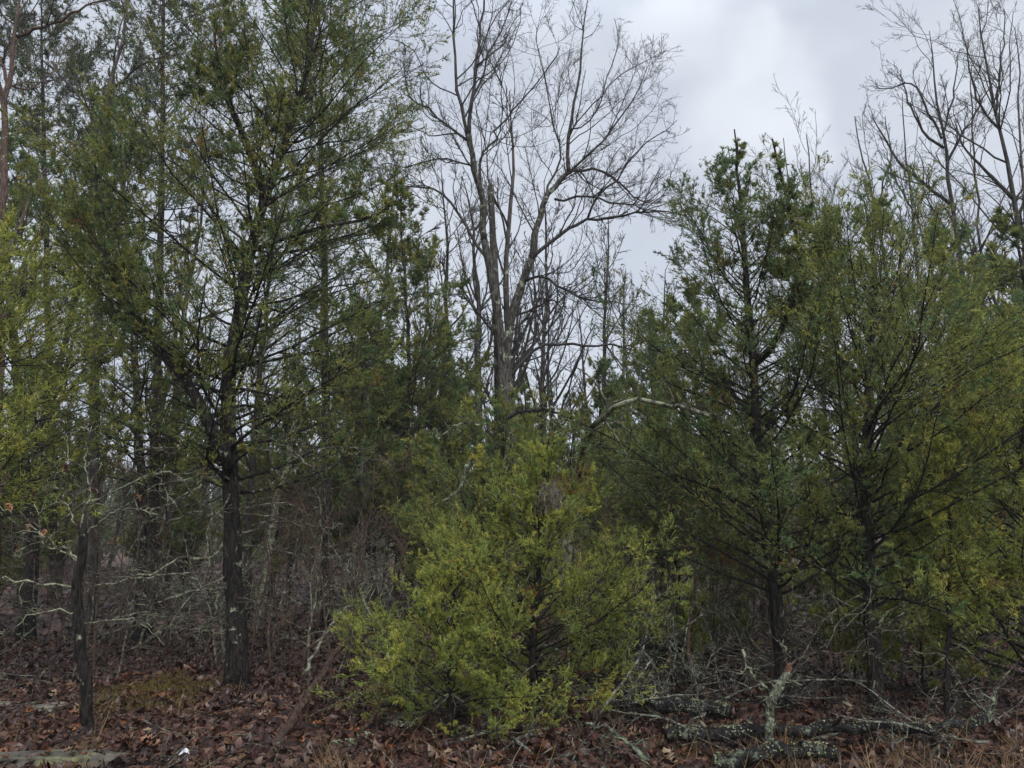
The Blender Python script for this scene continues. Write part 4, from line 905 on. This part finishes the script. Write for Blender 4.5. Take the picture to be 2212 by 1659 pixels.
# lichened stub
pl = trace([(1660, 1612, 6.25), (1662, 1560, 6.25), (1664, 1523, 6.28), (1682, 1483, 6.35), (1700, 1455, 6.45)], 34, None, .005); base = pl[0]
root = thing('lichened_stub', 'upright broken branch coated in pale green lichen with a red-brown broken tip', 'branch', base)
g = Geo(); tubes(g, pl[None], np.interp(np.linspace(0, 1, 34), [0, .15, .3, .5, .62, .7, 1], [.018, .034, .030, .036, .030, .038, .026])[None], 12, rough=.13); obj('stem', g.mesh('stub_stem', M_stub, True, base), root); g = Geo(); _r = np.random.default_rng(71); q_, qr_, _, _ = branch(pl[None], np.full((1, 34), .03), 9, .15, .9, 60, 15, .35, .25, 6, .2, (0, 0, .02), _r, .003); tubes(g, q_, qr_, 5, rough=.2); q2_, qr2_, _, _ = branch(q_, qr_, 4, .2, 1, 50, 15, .5, .6, 4, .2, (0, 0, .02), _r, .0025); tubes(g, q2_, qr2_, 4); stf('twigs', g.mesh('stub_twigs', M_lich, True, base), root)
g = Geo(); e = trace([(1700, 1458, 6.45), (1706, 1432, 6.5)], 4, None); tubes(g, e[None], np.array([[.031, .03, .024, .008]]), 8, rough=.15); obj('broken_tip', g.mesh('broken_tip', M_redwood, True, base), root)
loose_branch('slim yellowish lichen branch leaning left off the lichened stub', [(1604, 1404, 6.7), (1612, 1440, 6.6), (1635, 1470, 6.5), (1668, 1499, 6.35)], .012, .011, M_lich, 6.5, seed=850)
loose_branch('white lichen branch poking from under the centre cedar to the bottom edge', [(1265, 1563, 6.6), (1320, 1576, 6.35), (1358, 1606, 6.1), (1402, 1641, 5.9)], .012, .018, M_stub, 6.2, seed=851)
loose_branch('short grey stub branch standing near the right edge', [(2132, 1560, 6.7), (2140, 1530, 6.7), (2155, 1497, 6.75)], .022, .016, M_stub, 6.7, seed=852, lv=[dict(n=2, a=50, L=.4, mr=.5)])
loose_branch('lichen-spotted crooked branch against the twin-tipped cedar trunk', [(1700, 1440, 8.0), (1692, 1400, 8.0), (1672, 1330, 8.1), (1650, 1290, 8.2), (1625, 1270, 8.3)], .016, .010, M_lich, 8, seed=853)
# slash pile
sv = []
for s_ in range(6):
    rg = np.random.default_rng(900 + s_); L = 1.5; px = 7.2 / 745
    st = grow(np.zeros((1, 3)), np.array([[1., 0, .15]]), L, 12, .14, (0, 0, -.01), rg); sr = taper(12, .016, .006)[None]; g = Geo(); tubes(g, st, sr, 6, rough=.12)
    g1 = Geo(); b, br, _, _ = branch(st, sr, 8, .1, 1, 55, 15, .42, .7, 7, .18, (0, 0, .04), rg, px * .4); tubes(g1, b, br, 4, rough=.1)
    c, cr, _, _ = branch(b, br, 5, .1, 1, 50, 15, .45, .7, 5, .2, (0, 0, .02), rg, px * .3); tubes(g1, c, cr, 3)
    d, dr, _, _ = branch(c, cr, 3, .1, 1, 50, 15, .5, .7, 3, .2, (0, 0, .0), rg, px * .22); ribbon(g1, d, dr)
    m = (M_pile, M_lich, M_pile, M_deadtwig, M_char, M_pile)[s_]; sv.append((g.mesh('stem', m), g1.mesh('twigs', m)))
rg = np.random.default_rng(31)
for i in range(74):
    if i < 54: px = rg.uniform(1270, 1660); py = rg.uniform(1400, 1600); lb = 'grey dead branch in the brush pile right of the centre cedar'; gp = 'dead branches in the brush pile'
    elif i < 64: px = rg.uniform(780, 1250); py = rg.uniform(1530, 1620); lb = 'dead branch lying in shadow under the centre cedars'; gp = 'dead branches under the centre cedars'
    else: px = rg.uniform(1750, 2200); py = rg.uniform(1560, 1630); lb = 'broken dead branch on the ground at the lower right'; gp = 'dead branches on the ground at the lower right'
    b = on_ground(px, py); a, t2 = sv[int(rg.integers(6))]
    vi = int(rg.integers(6)); a, t2 = sv[vi]; s = rg.uniform(.5, 1.0)
    lb = ('short ' if s < .65 else 'long ' if s > .86 else '') + ('grey', 'lichened', 'dark', 'brownish', 'black', 'weathered')[vi] + ' branch ' + ('back ' if py < 1450 else 'midway ' if py < 1545 else 'in front ') + ('in the pile ' if i < 54 else '') + where(px)
    root = thing('fallen_branch', lb, 'branch', b + [0, 0, rg.uniform(.03, .3 if i < 54 else .08)], gp); root.scale = (s, s, s)
    root.rotation_euler = (rg.uniform(0, 6.28), rg.uniform(-.7, .2) if i < 54 else rg.uniform(-.2, .05), rg.uniform(0, 6.28))
    obj('stem', a, root); stf('twigs', t2, root)
# small twigs on the floor
g = Geo(); rg = np.random.default_rng(33); M = 900
y = np.sqrt(rg.uniform(5 ** 2, 14 ** 2, M)); x = rg.uniform(-1, 1, M) * .74 * y; z = terrain(x, y) + .03
st = grow(np.stack([x, y, z], -1), np.stack([rg.normal(size=M), rg.normal(size=M), .15 * rg.normal(size=M) + .1], -1), rg.uniform(.15, .8, M), 5, .12, (0, 0, -.02), rg)
tubes(g, st, rg.uniform(.003, .007, M)[:, None] * np.linspace(1, .5, 5)[None], 4)
tag(obj('twig_litter', g.mesh('twig_litter', M_deadtwig)), 'small dead sticks scattered over the leaves', None, None, 'stuff')

# ---------------------------------------------------------------- stones, moss, litter
def rock(label, px, py, size, mat, seed, name='rock', lift=0.0, rz=0.0, Y=None):
    b = on_ground(px, py); rg = np.random.default_rng(seed)
    import bmesh
    bm = bmesh.new(); bmesh.ops.create_icosphere(bm, subdivisions=4, radius=1.0)
    for v in bm.verts:
        c = v.co; q = mathutils.Vector([max(-.72, min(.72, a)) / .72 for a in c])
        n = mathutils.noise.noise(c * 1.4 + mathutils.Vector((seed, 0, 0))) * .26 + mathutils.noise.noise(c * 3.5 + mathutils.Vector((seed, 5, 0))) * .13 + mathutils.noise.noise(c * 9 + mathutils.Vector((seed, 9, 0))) * .06
        q = q * (1 + n); v.co = (q.x * size[0], q.y * size[1], q.z * size[2])
    me = bpy.data.meshes.new(name); bm.to_mesh(me); bm.free(); me.materials.append(mat)
    for p_ in me.polygons: p_.use_smooth = True
    o = obj(name, me, None, b + [0, 0, size[2] * .3 + lift]); o.rotation_euler = (0, rg.normal() * .04, rz); return tag(o, label, 'rock')
rock('long flat mossy stone slab at the bottom left corner', 95, 1650, (.46, .12, .065), M_stone, 1, 'stone_slab', -.02, .06)
rock('tan angular rock above the mossy slab', 92, 1540, (.11, .07, .05), M_rock, 2)
rock('flat pale stone at the left edge above the slab', 18, 1530, (.13, .07, .04), M_rock, 3)
rock('small grey stone beside the tan angular rock', 125, 1528, (.07, .05, .035), M_rock, 5)
rs_ = np.random.default_rng(19); sb_ = on_ground(95, 1650)
for k in range(16):
    o = obj('oak_leaf', leafmeshes[k % 6], ground, (sb_[0] + rs_.uniform(-.45, .5), sb_[1] + rs_.uniform(-.16, .12), sb_[2] + .075 + rs_.uniform(0, .02))); c_ = rs_.uniform(.07, .12)
    o.scale = (c_, c_, c_); o.rotation_euler = (rs_.normal() * .3, rs_.normal() * .3, rs_.uniform(0, 6.28))
# moss on the small rise
g = Geo(); rg = np.random.default_rng(5); n = 4200; c0 = on_ground(330, 1500)
a = rg.uniform(0, 6.28, n); rr = np.sqrt(rg.random(n)) * (.75 + .35 * np.sin(3 * a + 1) * np.sin(2 * a)) * (1 + .25 * rg.normal(size=n)); x = c0[0] + .75 * rr * np.cos(a); y = c0[1] + .8 * rr * np.sin(a); p = np.stack([x, y, terrain(x, y) + .02], -1)
d = nrm(np.stack([rg.normal(size=n) * .6, rg.normal(size=n) * .6, np.ones(n)], -1)); s = nrm(np.cross(d, rg.normal(size=d.shape))) * .006
col = np.array([(.085, .065, .02), (.07, .055, .022), (.10, .08, .028)])[rg.choice(3, n)]
g.add(np.stack([p + s, p - s, p + d * .05], 1).reshape(-1, 3), np.arange(3 * n).reshape(-1, 3), None, np.repeat(col, 3, 0))
tag(obj('moss', g.mesh('moss', M_grass, False, None, True)), 'yellow-brown moss patch on the small rise at left', None, None, 'stuff')
# white crumpled cup
b = on_ground(398, 1640); g = Geo(); rg = np.random.default_rng(2); k = 10; a = np.arange(k) * 2 * np.pi / k
ring0 = np.stack([.030 * np.cos(a), .030 * np.sin(a), 0 * a], -1); ring1 = np.stack([.045 * np.cos(a), .034 * np.sin(a), 0 * a + .075], -1) + rg.normal(size=(k, 3)) * .006
i = np.arange(k); q = np.stack([i, (i + 1) % k, k + (i + 1) % k, k + i], -1)
g.add(np.vstack([ring0, ring1]), [[0, t + 1, t] for t in range(1, k - 1)], q)
cup = tag(obj('crumpled_cup', g.mesh('crumpled_cup', mw, False), None, b + [0, 0, .05]), 'crumpled white paper cup lying on the leaves at the bottom left', 'litter'); cup.rotation_euler = (1.9, .3, .5)

# ---------------------------------------------------------------- dry grass along the bottom edge
g = Geo(); rg = np.random.default_rng(55)
def grass(n, x0, x1, y0, y1, h0, h1, w, cols, clump=20, bend=.9):
    m = max(1, n // clump); cxs = rg.uniform(x0, x1, m); cys = rg.uniform(y0, y1, m); idx = rg.integers(m, size=n)
    x = cxs[idx] + rg.normal(size=n) * .05; y = cys[idx] + rg.normal(size=n) * .05; z = terrain(x, y)
    d = np.stack([rg.normal(size=n) * .45, rg.normal(size=n) * .45, np.ones(n)], -1); L = rg.uniform(h0, h1, n)
    pl = grow(np.stack([x, y, z], -1), d, L, 6, .05, (0, 0, 0), rg)
    t = np.linspace(0, 1, 6)[None, :, None] ** 2; lean = nrm(np.stack([rg.normal(size=n), rg.normal(size=n), -.7 * np.ones(n)], -1))
    pl = pl + lean[:, None] * t * (L * bend * rg.uniform(0, 1, n))[:, None, None] * .6
    s = nrm(np.cross(pl[:, -1] - pl[:, 0], rg.normal(size=(n, 3))))[:, None] * (w * np.array([1, 1, .9, .7, .5, .15]))[None, :, None]
    v = np.stack([pl - s, pl + s], 2).reshape(n, 12, 3); q = np.array([[2 * i, 2 * i + 1, 2 * i + 3, 2 * i + 2] for i in range(5)])
    f = (q[None] + (np.arange(n) * 12)[:, None, None]).reshape(-1, 4); c = np.array(cols)[rg.choice(len(cols), n)] * rg.uniform(.7, 1.2, (n, 1))
    g.add(v.reshape(-1, 3), None, f, np.repeat(c, 12, 0))
TAN = [(.20, .14, .08), (.15, .095, .05), (.25, .18, .11), (.18, .13, .075)]
grass(1100, -1.6, 4.3, 4.7, 5.7, .08, .30, .0022, TAN, 26)
grass(700, .8, 4.4, 5.2, 6.6, .10, .35, .0022, TAN + [(.20, .11, .05)], 24)
grass(500, -4, -.8, 4.8, 6.0, .08, .25, .002, TAN, 16)
grass(260, -4, 4, 5.5, 8.5, .15, .4, .002, TAN, 8)
grass(26, -.6, 4.2, 5.0, 6.2, .30, .6, .002, [(.22, .15, .08), (.16, .10, .05)], 2, .6)
tag(obj('dry_grass', g.mesh('dry_grass', M_grass, True, None, True)), 'dry tan grass and weed stalks along the bottom edge', None, None, 'stuff')

# ---------------------------------------------------------------- hanging dead foliage tuft and stray leaves
rg = np.random.default_rng(61); c0 = P(1185, 1045, 7.2); st = grow(np.tile(c0, (26, 1)) + rg.normal(size=(26, 3)) * .05, np.tile([[.2, 0, -1.]], (26, 1)) + rg.normal(size=(26, 3)) * .2, .22, 4, .1, (0, 0, -.2), rg)
g = Geo(); tubes(g, st, np.full((26, 4), .002), 3, c=(.08, .07, .07)); sprigs(g, st, 26, .006, .06, 'grey', rg, 0)
tag(obj('dead_tuft', g.mesh('dead_tuft', M_leaf, False, c0, True), None, c0), 'drooping greyish dead tuft caught in the front of the centre cedar', 'dead foliage')

tris = sum(sum(len(p.vertices) - 2 for p in []) or (len(m.loops) - 2 * len(m.polygons)) for m in bpy.data.meshes)
print('TRIS', tris, 'OBJECTS', len(bpy.data.objects))
